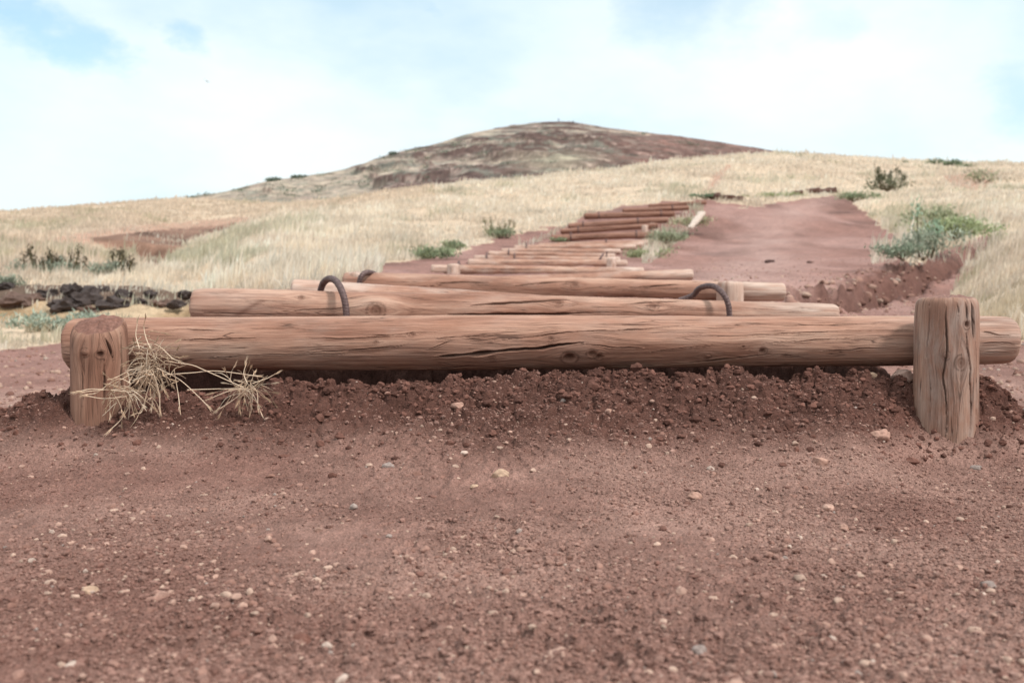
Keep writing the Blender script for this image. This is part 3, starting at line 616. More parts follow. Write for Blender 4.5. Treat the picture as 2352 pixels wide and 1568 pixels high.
# ---------------------------------------------------------------- logs, posts
def timber(name, p0, p1, r0, r1, label, cat, nS=240, nT=48, cracks=(), knots=(), mat=M_wood, group=None, seed=0, front=(0,-1,0), grey0=0, grey1=0, capslant=0, belly=(), bend=0.0, rough=.025, brown_bands=()):
    p0 = np.array(p0, float); p1 = np.array(p1, float); ax = p1-p0; Ln = np.linalg.norm(ax); ax /= Ln
    A = np.array(front, float); A -= ax*A.dot(ax); A /= np.linalg.norm(A)
    B = np.cross(ax, A); 
    if abs(ax[2]) < .7 and B[2] < 0: B = -B
    if abs(ax[2]) >= .7 and B[0] < 0: B = -B
    sg = 6.3+seed*3.7
    capn = 7; s1 = np.linspace(0, Ln, nS)
    bev = .010
    s = np.concatenate([np.zeros(capn)+0, s1, np.zeros(capn)+Ln]); kr = np.concatenate([np.linspace(.0, .93, capn), np.ones(nS), np.linspace(.93, .0, capn)])
    endm = np.concatenate([np.ones(capn), np.zeros(nS), np.ones(capn)])
    th = np.linspace(-math.pi, math.pi, nT+1)
    S, TH = np.meshgrid(s, th, indexing='ij'); KR = kr[:, None]+0*TH; EN = endm[:, None]+0*TH
    t_ = S/Ln; rad = r0+(r1-r0)*t_
    wav = fbm(S*1.7+sg, 0*S, 3, seed)*.045+.045*fbm(S*1.1+sg, np.cos(TH)*1.1+3, 2, seed+1)+.04*fbm(S*1.1+sg+9, np.sin(TH)*1.3+7, 2, seed+2)
    for (s_, a_, w_) in belly: wav = wav+a_*np.exp(-((S-s_)/w_)**2)
    rad = rad*(1+wav)
    rm = (r0+r1)/2
    # periodic fine roughness
    rad = rad+rm*rough*fbm(S*9, np.cos(TH)*5+np.sin(TH)*3+20, 3, seed+3)+rm*.012*fbm(S*5, TH*9, 3, seed+5)*sstep(3.14, 2.9, np.abs(TH))
    tg = TH*rm; dk = np.zeros_like(S); kn = np.zeros_like(S); st = np.zeros_like(S)
    for (ks, kt, kr_, dep, dark) in knots:
        kt = math.radians(kt); dS = S-ks; dT = (TH-kt)*rm; d = np.hypot(dS/1.25, dT)
        sgn = np.where(dT >= 0, 1, -1)
        tg = tg-sgn*kr_*1.6*np.exp(-(dS/(kr_*3.2))**2)*np.exp(-np.abs(dT)/(kr_*2.2))
        rad = rad+kr_*.16*np.exp(-(d/(kr_*2.0))**2)-dep*np.exp(-(d/(kr_*.55))**4)
        ring = .5+.5*np.cos(d/kr_*13+2*vn(S*40, TH*8, seed+9))
        kn = np.maximum(kn, np.exp(-(d/(kr_*.85))**4)*(.45+.55*ring)); dk = np.maximum(dk, dark*np.exp(-(d/(kr_*.42))**2))
        dk = np.maximum(dk, .55*np.exp(-((d-kr_*.95)/(kr_*.12))**2)*(vn(TH*12, S*50, seed+10) > -.2))
        kk_ = np.maximum(0, 1)
    for (pts, wd, dep) in cracks:
        pts = np.array(pts, float); cs_ = pts[:, 0]; ct = np.radians(pts[:, 1])
        tc_ = np.interp(S, cs_, ct)+.0013/rm*vn(S*24, 0*S, seed+int(cs_[0]*100) % 90)+.0006/rm*vn(S*90, 0*S, seed+5)
        tt_ = (S-cs_[0])/(cs_[-1]-cs_[0]); on = (tt_ > 0) & (tt_ < 1)
        wv = wd*np.clip(np.sin(math.pi*np.clip(tt_, 0, 1)), 0, 1)**.55*(1+.45*vn(S*22, 0*S, seed+77))
        d = np.abs(TH-tc_)*rm; prof = np.where(on, np.exp(-(d/np.maximum(wv, 1e-5))**2), 0)
        rad = rad-dep*prof*np.clip(np.sin(math.pi*np.clip(tt_, 0, 1)), 0, 1)**.4; dk = np.maximum(dk, prof**.6*np.clip(wv/.0022, .35, 1))
        rad = rad+np.where(on, .0012*np.exp(-((d-2.2*wv)/(1.2*wv+1e-5))**2), 0)
    for (sa, ta, sb, tb, w_) in brown_bands:
        k_ = np.clip((TH-math.radians(ta))/(math.radians(tb)-math.radians(ta)), 0, 1); sc_ = sa+(sb-sa)*k_
        inr = (TH > math.radians(min(ta, tb))) & (TH < math.radians(max(ta, tb)))
        st = np.maximum(st, np.where(inr, np.exp(-((S-sc_)/w_)**2), 0))
    gs = np.clip(grey0*sstep(.55, .1, S)+grey1*sstep(.55, .1, Ln-S), 0, 1)*(.6+.4*vn(S*12, TH*4, seed+31))
    edge = np.minimum(S, Ln-S); rad = rad*(1-.10*np.exp(-edge/.006)-.05*np.exp(-edge/.03))
    rad = rad*KR
    So = S+ (1-EN)*0
    cap_out = .006*(1-KR**2)*EN; so_ = S+np.where(t_ > .5, 1, -1)*cap_out*(1+.8*vn(rad*np.cos(TH)*60, rad*np.sin(TH)*60, seed+12))
    so_ = so_+np.where(t_ > .5, 1, -1)*.004*fbm(np.cos(TH)*KR*4, np.sin(TH)*KR*4, 3, seed+14)*np.exp(-edge/.01)
    if capslant: so_ = so_-capslant*rad*np.cos(TH)*sstep(.10, 0, Ln-S)
    bd = bend*np.sin(math.pi*t_)
    Pn = p0+so_[..., None]*ax+(rad*np.cos(TH))[..., None]*A+(rad*np.sin(TH)+bd)[..., None]*B
    gcv = np.stack([S+sg+EN*KR*.1, tg+seed*.77+EN*np.sin(TH)*KR*.08, np.cos(TH)*KR*.08*EN], -1)
    ni, nj = S.shape; ii, jj = np.meshgrid(np.arange(ni-1), np.arange(nj-1), indexing='ij'); q = (ii*nj+jj).ravel()
    Fq = np.stack([q, q+nj, q+nj+1, q+1], 1)
    c0 = Pn[ni//2].mean(0) if abs(ax[2]) < .7 else p0
    o = make_mesh(name, Pn.reshape(-1, 3), Fq, mat, loc=c0, attrs={'gc': ('FLOAT_VECTOR', gcv.reshape(-1, 3)), 'dk': ('FLOAT', dk*(1-EN*.5)), 'kn': ('FLOAT', kn*(1-EN)), 'en': ('FLOAT', EN), 'gs': ('FLOAT', gs), 'st': ('FLOAT', st)})
    me = o.data
    # face normals outward
    nrm = np.array(me.polygons[(ni//2)*(nj-1)+nj//2].normal[:]); 
    if nrm.dot(A) < 0: me.flip_normals()
    return tag(o, label, cat, group)
LG = 'log steps climbing the trail'
# first log -----------------------------------------------------------------
Y1 = 2.75; a0 = P(163, 791, Y1); a1 = P(2322, 781, Y1); R0, R1 = .0700, .0685
L1len = np.linalg.norm(a1-a0)
def lc(u, v, p0=a0, p1=a1, yy=Y1-.06, r_=.073, uc=(140,2350), vc=(791,781)):
    s_ = (u-1176)/FPX*yy-p0[0]; c_ = vc[0]+(vc[1]-vc[0])*(u-uc[0])/(uc[1]-uc[0])
    return (s_, math.degrees(math.asin(max(-.98, min(.98, (c_+3-v)*yy/FPX/r_)))))
def crk(pts, w_, d_, f=lc): return ([f(*p) for p in pts], w_, d_)
cr1 = [crk([(985,822),(1060,816),(1130,810),(1190,804),(1250,799),(1300,791),(1330,788),(1345,789)], .0034, .022),
       crk([(1335,789),(1380,795),(1420,798),(1480,800)], .0013, .006),
       crk([(643,853),(760,852),(860,849),(960,847),(1075,845)], .0022, .012),
       crk([(1348,848),(1450,843),(1562,837),(1680,826),(1763,815),(1800,816),(1860,815)], .0020, .012),
       crk([(841,770),(900,769),(950,764),(1008,762)], .0012, .005),
       crk([(1120,783),(1176,778),(1288,765),(1380,760),(1460,757),(1601,746)], .0012, .006),
       crk([(700,775),(800,778),(900,774),(960,772)], .0010, .004),
       crk([(700,810),(800,806),(900,798),(940,790)], .0011, .005),
       crk([(980,805),(1010,794),(1035,783)], .0010, .004),
       crk([(1000,778),(1080,772),(1150,770)], .0010, .004),
       crk([(420,782),(520,778),(600,776)], .0010, .005), crk([(480,823),(600,815),(700,816),(800,812)], .0009, .004),
       crk([(330,762),(420,757),(520,760)], .0009, .004), crk([(560,756),(640,754),(720,757)], .0009, .004),
       crk([(1380,745),(1450,747),(1520,746)], .0013, .004), crk([(1560,768),(1700,772),(1800,766),(1950,760),(2090,757)], .0009, .004),
       crk([(1480,812),(1560,800),(1640,792)], .0008, .003), crk([(1620,748),(1760,744),(1900,745),(2080,741)], .0008, .004),
       crk([(1750,788),(1850,783),(1960,776)], .0008, .004), crk([(1880,808),(1960,803),(2080,798)], .0010, .005), crk([(1000,834),(1060,842),(1080,838)], .0012, .004),
       crk([(2255,760),(2290,768),(2330,770)], .0014, .006), crk([(2250,790),(2300,786),(2340,792)], .0012, .005), crk([(2250,815),(2290,810),(2335,815)], .0012, .005)]
kn1 = [lc(1308,822)+(.020,.010,1.0), lc(1360,812)+(.014,.004,.6), lc(1376,819)+(.012,.004,.9), lc(1626,820)+(.009,-.002,.5), lc(1750,806)+(.012,.004,1.0), lc(948,768)+(.007,.002,.4), lc(1265,779)+(.007,.002,.3), lc(1706,797)+(.004,.002,.5), lc(1130,825)+(.010,.001,.1), lc(865,786)+(.005,.001,.4)]
timber('log', a0, a1, R0, R1, 'longest and nearest log, cracked along its face, lying between the two front posts', 'log', 1150, 300, cr1, kn1, M_wood, LG, 1, grey1=.55, belly=[(1.25,.055,.55),(.62,.03,.35)], rough=.012)
# second log
Y2 = 4.07; b0 = P(447, 704, Y2); b1 = P(1921, 727, Y2)
l2 = lambda u, v: lc(u, v, b0, b1, Y2-.06, .068, (433,1921), (706,728))
cr2 = [crk([(1075,707),(1120,703),(1170,700),(1230,697),(1320,692)], .0028, .015, l2), crk([(1418,703),(1470,698),(1530,694),(1600,690)], .0024, .012, l2),
       crk([(1020,727),(1150,725),(1260,726),(1400,720)], .003, .014, l2), crk([(440,722),(520,722),(620,725),(740,722)], .0014, .006, l2),
       crk([(620,722),(700,716),(800,712),(900,700)], .0012, .005, l2), crk([(560,700),(640,697)], .0010, .004, l2), crk([(1560,712),(1700,707),(1850,715)], .0010, .005, l2)]
kn2 = [l2(692,690)+(.011,.004,.5), l2(865,718)+(.032,.006,.3), l2(1282,700)+(.018,.003,.4), l2(1500,706)+(.020,.004,.4), l2(1845,706)+(.009,.003,.5)]
timber('log', b0, b1, .077, .052, 'second log from the front, tapering to the right, with two arched rebar staples', 'log', 620, 180, cr2, kn2, M_wood, LG, 2, grey0=.35, grey1=.9, belly=[(.3,.02,.2),(1.4,.06,.5)], rough=.015,
       brown_bands=[(.30, 25, .19, -25, .018)])  # one brown diagonal band across the log face
# third step
Y3 = 5.42; c0_ = P(790, 657, Y3); c1_ = P(1801, 671, Y3)
l3 = lambda u, v: lc(u, v, c0_, c1_, Y3-.06, .07, (790,1801), (657,671))
cr3 = [crk([(1000,655),(1060,650),(1130,652)], .0026, .012, l3), crk([(1180,660),(1240,652),(1300,648),(1340,652)], .003, .01, l3), crk([(1440,664),(1520,657),(1580,652)], .0024, .01, l3), crk([(900,668),(960,664),(1020,658)], .002, .01, l3)]
timber('log', c0_, c1_, .073, .050, 'third long log with a square post notched against its right end', 'log', 420, 96, cr3, [l3(1320,656)+(.02,.004,.3)], M_wood, LG, 3, grey1=1, belly=[(.7,.05,.6)])
d0 = P(672, 668, 5.05); d1 = P(1250, 700, 5.15)
timber('log', d0, d1, .062, .05, 'short pale log end showing left behind the first staple', 'log', 200, 64, [], [], M_wood_far, LG, 4, grey0=.8)
# posts
def vp(u): return (u-1176)/FPX
py = 2.60
pl = np.array([vp(226)*py, py, -.15]); zl = zfromv(745, py)
lpst = lambda u, v: (zfromv(v, py-.07)+.15, math.degrees(math.asin(max(-.95, min(.95, ((vp(u)*(py-.05))-pl[0])/.071)))))
def pc(pts, w_, d_, f): 
    q_ = [f(*p) for p in pts]; q_.sort(key=lambda a: a[0]); return (q_, w_, d_)
crl = [pc([(270,758),(273,800),(274,850),(275,920)], .0032, .016, lpst), pc([(244,758),(250,790),(256,830)], .0030, .012, lpst), pc([(240,820),(241,870),(239,935)], .0016, .008, lpst),
       pc([(190,835),(191,935)], .0012, .005, lpst)]
post_l = timber('post', pl, (pl[0]+.002, py, zl), .0710, .0705, 'short left post with slanted red dusted top and dark knots holding the front log', 'post', 420, 220, crl,
       [lpst(198,800)+(.017,-.004,.2), lpst(233,808)+(.015,.006,1.6)], M_wood_post, 'posts pegging the log steps', 6, capslant=.42, rough=.02)
pr = np.array([vp(2176)*py, py, -.2]); zrp = zfromv(684, py)
rpst = lambda u, v: (zfromv(v, py-.07)+.2, math.degrees(math.asin(max(-.95, min(.95, ((vp(u)*(py-.05))-pr[0])/.079)))))
crr = [pc([(2164,690),(2166,740),(2168,800),(2162,860),(2168,930),(2170,1000)], .0017, .010, rpst), pc([(2208,760),(2212,800),(2222,850),(2224,930),(2225,1005)], .0022, .012, rpst),
       pc([(2226,690),(2228,740),(2230,780)], .0035, .010, rpst), pc([(2210,690),(2210,740)], .0018, .007, rpst), pc([(2188,690),(2190,725)], .0010, .004, rpst), pc([(2140,880),(2141,1000)], .0010, .004, rpst),
       pc([(2135,690),(2136,760),(2132,840)], .0008, .003, rpst), pc([(2240,780),(2244,880),(2243,960)], .0016, .006, rpst)]
timber('post', pr, (pr[0]-.001, py, zrp), .081, .0775, 'tall pale right post with long vertical cracks and one round knot', 'post', 520, 240, crr,
       [rpst(2197,832)+(.017,.001,.45), rpst(2210,745)+(.011,.006,1.0), rpst(2165,815)+(.012,-.002,.0)], M_post, 'posts pegging the log steps', 7, rough=.016)
def small_post(u, vtop, vbot, y, dia, lb, mat=M_wood_far, seed=20):
    x = vp(u)*y; z1 = zfromv(vtop, y); z0 = zfromv(vbot, y)-.15
    return timber('post', (x, y, z0), (x, y, z1), dia/2, dia/2*.97, lb, 'post', 60, 40, [([(z1-z0-.12, -25),(z1-z0-.01, -22)], .004, .01)], [], mat, 'posts pegging the log steps', seed, grey1=1)
small_post(1676, 648, 700, 5.26, .145, 'weathered post in front of the third log near its right end', M_wood, 21)
small_post(820, 627, 680, 5.42, .12, 'chipped post top between the first two staples on the left', M_wood, 22)
# far steps: (left u, left v, right u, right v, depth, label)
FAR = [(940,655,1591,631,9.5,.055,.050,'pale log whose bare right end sticks out beyond the fourth step',M_wood_far,.9),
 (991,620,1478,624,12.3,.058,.050,'log whose cut left end shows beside a small post, above the second staple',M_wood_far,.9),
 (1075,605,1440,606,16.3,.065,.062,'log with a stubby post before its right end, where the path bends',M_wood_far,.8),
 (1088,595,1424,598,18.0,.062,.055,'log just above the one with the stubby post',M_wood_far,.9),
 (1122,584,1413,589,19.8,.058,.052,'log beside the two upright dark bars on the right',M_wood_far,.9),
 (1181,570,1460,568,21.6,.056,.056,'shortest looking flat log at the middle of the flight, weeds at right end',M_wood_far,.8),
 (1237,564,1487,557,23.6,.055,.055,'flat log right below the strongly shadowed one',M_wood_far,.6),
 (1266,547,1501,539,25.2,.070,.066,'reddish log with a dark gap beneath, first of the steep upper flight',M_wood_dark,.2),
 (1288,532,1510,518,26.6,.064,.064,'second log of the steep upper flight, post standing against it',M_wood_dark,.1),
 (1305,520,1533,505,27.9,.070,.066,'third log of the steep upper flight',M_wood_dark,.1),
 (1342,497,1549,491,29.3,.078,.070,'thick dark log with deep shadow under it, fourth of the upper flight',M_wood_dark,0),
 (1430,484,1582,477,31.0,.065,.065,'fifth log of the upper flight, strapped near its right end',M_wood_dark,.1),
 (1490,474,1622,465,33.0,.062,.062,'topmost log of the stairs below the grass',M_wood_dark,.1),
 (1152,577,1425,578,20.7,.056,.052,'half buried pale log just below the shortest looking flat log',M_wood_far,.9),
 (1212,568,1478,562,22.7,.052,.050,'half buried log just above the shortest looking flat log',M_wood_far,.7)]
FL = []
for i, (ul, vl, ur, vr, y, ra, rb, lb, mt, gy) in enumerate(FAR):
    ra *= 1.12+.06*(i > 6); rb *= 1.12+.06*(i > 6)
    p0 = P(ul, vl, y); p1 = P(ur, vr, y+(.15 if i > 6 else 0))
    FL.append((p0, p1, ra, rb)); timber('log', p0, p1, ra, rb, lb, 'log', 160, 32, [([(.5, 10), (.9, 14), (1.5, 8)], .004, .01)], [], mt, LG, 30+i, grey0=gy*.7, grey1=gy)
small_post(1042, 607, 640, 12.12, .16, 'small post beside the cut left end of a middle log', M_wood_far, 50)
small_post(1404, 593, 625, 16.1, .16, 'stubby post at the right end of a middle log', M_wood_far, 51)
small_post(1480, 518, 540, 26.3, .17, 'post standing between two steep upper logs on the right', M_wood_far, 52)
small_post(1497, 512, 560, 27.5, .14, 'thin post under the ends of the steep upper logs', M_wood_dark, 53)
small_post(1545, 495, 525, 29.9, .16, 'dark post under the right end of the thick dark log', M_wood_dark, 54)
# earth packed behind each far log is part of the terrain; pale broken plank on the right
def plank(name, pa, pb, w_, th_, col, label, cat):
    pa = np.array(pa); pb = np.array(pb); ax = pb-pa; Ln = np.linalg.norm(ax); ax /= Ln; A = np.cross(ax, [0,0,1.]); A /= np.linalg.norm(A); B = np.cross(A, ax)
    n_ = 24; V = []; 
    for i in range(n_+1):
        t_ = i/n_; k_ = 1+.25*vn(np.array([t_*5]), np.array([0.]), 9)[0]-.35*max(0, .12-t_)/.12
        for (a_, b2) in ((-.5,-.4),(0,-.5),(.5,-.4),(.55,.1),(.45,.45),(0,.55),(-.45,.45),(-.55,.1)): V.append(pa+ax*Ln*t_+A*a_*w_*k_+B*b2*th_*k_)
    F_ = [[i*8+j, i*8+(j+1) % 8, (i+1)*8+(j+1) % 8, (i+1)*8+j] for i in range(n_) for j in range(8)]
    F2 = [[0, 7, 6, 5], [0, 5, 4, 3], [0, 3, 2, 1]]; F2 += [[n_*8+q_ for q_ in reversed(f)] for f in F2]
    return tag(make_mesh(name, np.array(V), np.array(F_+F2), M_rock, smooth=False, loc=tuple(pa), attrs={'col': ('FLOAT_COLOR', rgba(np.tile(col, (len(V), 1))))}), label, cat)
q1 = P(1585, 524, 27.2); q2 = P(1612, 490, 28.0)
plank('broken_plank', q1, q2, .17, .10, (.55,.44,.37), 'pale broken piece of wood leaning in the weeds right of the stairs', 'plank')
# low edging of dark stones along the top of the path
for k, (u, v, y, wp) in enumerate([(1640,452,36,34),(1672,452,36,26),(1702,455,36.2,22),(1830,444,38,30),(1870,440,39,34),(1910,436,40,28)]):
    stone('edging_stone', u, v, y, wp, (.15,.085,.07), ['large dark red stone at the top end of the stairs','dark red stone second from the stairs top','small dark red stone third from the stairs top','dark edging stone at the left of the path head','middle edging stone of the path head','right edging stone of the path head by the grass'][k], 'dark stones edging the top of the path', .45, 'stone', M_rock, jag=.6,
          zoff=zfromv(v+4, y)-GZ(vp(u)*y, y))

# ---------------------------------------------------------------- rebar staples
def tube(pts, rad, nT=14, rib=0, sub=8):
    pts = np.array(pts, float); n0 = len(pts); t0 = np.arange(n0)
    tq = np.linspace(0, n0-1, (n0-1)*sub+1); out = []
    for t_ in tq:
        i = min(int(t_), n0-2); f = t_-i; a = pts[max(i-1, 0)]; b_ = pts[i]; c_ = pts[i+1]; d = pts[min(i+2, n0-1)]
        out.append(.5*((2*b_)+(-a+c_)*f+(2*a-5*b_+4*c_-d)*f*f+(-a+3*b_-3*c_+d)*f**3))
    C_ = np.array(out); Tn = np.gradient(C_, axis=0); Tn /= np.linalg.norm(Tn, axis=1)[:, None]
    N0 = np.cross(Tn[0], [.3, .2, 1.]); N0 /= np.linalg.norm(N0); V = []; dist = 0
    for i in range(len(C_)):
        N0 = N0-Tn[i]*N0.dot(Tn[i]); N0 /= np.linalg.norm(N0); B0 = np.cross(Tn[i], N0)
        if i: dist += np.linalg.norm(C_[i]-C_[i-1])
        for j in range(nT):
            a = 2*math.pi*j/nT; rr_ = rad[i*len(rad)//len(C_)] if hasattr(rad, '__len__') else rad
            if rib: rr_ = rr_*(1+rib*max(0, math.cos(dist/.012*2*math.pi+2*math.sin(a)))**3)
            V.append(C_[i]+rr_*(math.cos(a)*N0+math.sin(a)*B0))
    n_ = len(C_); F_ = [[i*nT+j, i*nT+(j+1) % nT, (i+1)*nT+(j+1) % nT, (i+1)*nT+j] for i in range(n_-1) for j in range(nT)]
    V.append(C_[0]); V.append(C_[-1]); e0 = len(V)-2
    F3 = [[e0, (j+1) % nT, j] for j in range(nT)]+[[e0+1, (n_-1)*nT+j, (n_-1)*nT+(j+1) % nT] for j in range(nT)]
    return np.array(V), [np.array(F_), np.array(F3)]
SGp = 'rebar staples pinning the logs'
def staple(pts, rad, lb, rib=.13, sub=26):
    V, F_ = tube(pts, rad, 14, rib, sub); tag(make_mesh('rebar_staple', V, F_, M_rebar, loc=V.mean(0)), lb, 'staple', SGp)
staple([P(733,690,4.20),P(737,664,4.19),P(744,648,4.16),P(757,640,4.10),P(772,646,4.02),P(785,668,3.96),P(793,698,3.945),P(797,735,3.945),P(799,775,3.95)], .0130, 'arched rusty rebar staple over the left part of the second log')
staple([P(1560,690,4.22),P(1592,678,4.20),P(1604,664,4.16),P(1622,657,4.10),P(1643,659,4.03),P(1661,675,3.98),P(1672,697,3.965),P(1676,727,3.965),P(1677,765,3.97)], .0112, 'arched rusty rebar staple over the right part of the second log')
staple([P(821,685,5.30),P(822,668,5.30),P(825,650,5.30),P(830,634,5.30),P(841,626,5.33),P(855,627,5.42),P(868,635,5.50),P(876,652,5.53)], .0135, 'rebar staple on the third log, just right of the left arched one')
def far_staple(i, t_, lb, lift=.03):
    p0, p1, ra, rb = FL[i]; c_ = p0+(p1-p0)*t_; r_s = ra+(rb-ra)*t_+.012; pts = []
    for a in (-60, -30, 0, 35, 70, 100, 130, 170): pts.append(c_+np.array([0, -math.cos(R(a))*r_s, math.sin(R(a))*(r_s+lift*max(0, math.sin(R(a))))]))
    staple(pts, .013, lb, 0, 5)
for (i, t_, lb) in [(1,.13,'dark staple on the cut left end of a middle log beside its post'),(3,.09,'dark staple near the left end of the log above the stubby post log'),(3,.28,'dark staple further in from the left on the same middle log'),
  (4,.16,'dark staple near the left end of the log beside two bars'),(5,.10,'dark staple at the left end of the shortest looking flat log'),(6,.62,'dark staple on the right half of the flat log below the steep flight'),
  (7,.19,'dark staple at the left of the first steep upper log'),(7,.83,'dark staple at the right of the first steep upper log'),(8,.18,'dark staple at the left of the second steep upper log'),
  (9,.15,'dark staple at the left of the third steep upper log'),(9,.70,'dark staple at the right of the third steep upper log'),(10,.16,'dark staple at the left of the thick dark log'),(10,.85,'dark staple at the right of the thick dark log'),(11,.75,'dark staple at the right of the fifth upper log')]:
    far_staple(i, t_, lb)
staple([P(1378,606,17.9),P(1380,592,17.9),P(1386,583,18.0)], .016, 'leaning dark rebar end on the right of the middle logs', 0, 5)
staple([P(1393,594,18.9),P(1394,577,18.9)], .014, 'short upright rebar end right of the leaning one', 0, 5)

# ---------------------------------------------------------------- dry straw tufts by the left post
M_straw = mat_attr('straw', .7, .25, spec=.3)
def add(acc, V, F_, c_):
    o_ = acc['n']; acc['v'].append(V); acc['c'].append(np.tile(c_, (len(V), 1)))
    for f in F_: (acc['q'] if f.shape[1] == 4 else acc['t']).append(f+o_)
    acc['n'] += len(V)
def acc(): return dict(n=0, v=[], c=[], q=[], t=[])
def flush(a, name, parent, mat):
    fl = [np.concatenate(a[k]) for k in ('q', 't') if a[k]]; b_ = np.array(parent.location[:])
    o = make_mesh(name, np.concatenate(a['v'])-b_, fl, mat, parent, smooth=False, attrs={'col': ('FLOAT_COLOR', rgba(np.clip(np.concatenate(a['c']), 0, 1)))}); return o
def spike(a, p, d, ln, r, col):
    d = d/np.linalg.norm(d)
    for k in range(9):     # awned spikelets fanned along the head
        t_ = k/9; e = d+r.normal(0, .13, 3); e /= np.linalg.norm(e); b_ = p+d*ln*t_*.55; q_ = b_+e*ln*.55
        s_ = np.cross(e, r.normal(size=3)); s_ /= np.linalg.norm(s_); s2 = np.cross(e, s_); wd = .00075
        V = np.array([b_, b_+e*ln*.16+s_*wd*1.3, q_, b_+e*ln*.16-s_*wd*1.3, b_+e*ln*.16+s2*wd*1.3, b_+e*ln*.16-s2*wd*1.3])
        add(a, V, [np.array([[0, 1, 2, 3], [0, 4, 2, 5]])], np.array(col)*r.uniform(.85, 1.15))
def straw_tuft(label, cu, cv, y, n_, spread, lens, extra, seed, rise):
    r = np.random.default_rng(seed); c_ = P(cu, cv, y)
    root = empty('dry_straw_tuft', (c_[0], c_[1], c_[2]), label, 'straw tuft', 'dry straw tufts by the front log')
    A, H = acc(), acc()
    cols = [(.66,.49,.345), (.56,.40,.275), (.42,.285,.195), (.76,.61,.47)]
    for k in range(n_):
        p = c_+np.array([r.normal(0, spread[0]), r.normal(0, .012), r.normal(0, spread[1])+rise*0])
        an = r.uniform(0, 2*math.pi); d = np.array([math.cos(an), -abs(r.normal(.15, .3)), math.sin(an)*.9]); d /= np.linalg.norm(d); ln = r.uniform(*lens)
        pts = [p]; dd = d.copy()
        for j in range(4): dd = dd+np.array([0, 0, -.22])+r.normal(0, .14, 3); dd /= np.linalg.norm(dd); pts.append(pts[-1]+dd*ln/4)
        co = np.array(cols[r.integers(4)])*r.uniform(.8, 1.1)
        V, F_ = tube(pts, [.0010, .0010, .0008, .0005], 4, 0, 3); add(A, V, F_, co)
        if r.random() < .45: spike(A, pts[-1], dd, r.uniform(.018, .032), r, co*1.08)
    for pts in extra:
        yy = y-.05; pp = [P(u, v, yy+.02*math.sin(i)) for i, (u, v) in enumerate(pts)]; V, F_ = tube(pp, .0011, 5, 0, 6); add(A, V, F_, (.80,.62,.46)); H = acc(); spike(H, pp[-1]-.2*(pp[-1]-pp[-2]), pp[-1]-pp[-2], .034, r, (.74,.57,.42)); flush(H, 'seed_head', root, M_straw)
    flush(A, 'stems', root, M_straw)
straw_tuft('bushy heap of dry straw with seed heads against the left post', 345, 846, 2.50, 170, (.022, .034), (.025, .065),
  [[(340,860),(310,910),(280,960),(256,984)], [(350,860),(335,910),(325,945),(316,948)], [(360,845),(410,870),(450,905),(475,930)], [(380,860),(440,856),(500,852),(600,865)],
   [(345,800),(335,775),(330,750),(333,735)], [(330,850),(290,890),(240,895),(190,900)], [(400,850),(405,880),(410,910),(412,930)], [(330,840),(300,850),(270,865),(262,868)], [(320,800),(312,770),(315,745)], [(560,890),(470,850),(440,838),(400,832)], [(355,790),(372,800),(395,822),(408,828)],
   [(430,895),(500,893),(545,893),(575,895)], [(300,880),(270,870),(225,900),(205,905)], [(345,850),(300,860),(265,880)], [(350,850),(365,900),(367,935)]], 3, 0)
straw_tuft('smaller flat tuft of dry straw right of the bushy heap', 568, 892, 2.49, 60, (.017, .011), (.03, .062),
  [[(570,890),(540,915),(505,938)], [(575,880),(590,900),(592,925)], [(560,890),(520,900),(490,912)], [(580,880),(610,870),(626,862)], [(568,880),(560,860),(563,842)]], 4, 0)
straw_tuft('thin clump of straw stems at the foot of the left post', 292, 905, 2.47, 50, (.030, .010), (.03, .06), [[(300,900),(250,895),(210,893),(185,898)], [(290,910),(240,915),(205,910)]], 5, 0)

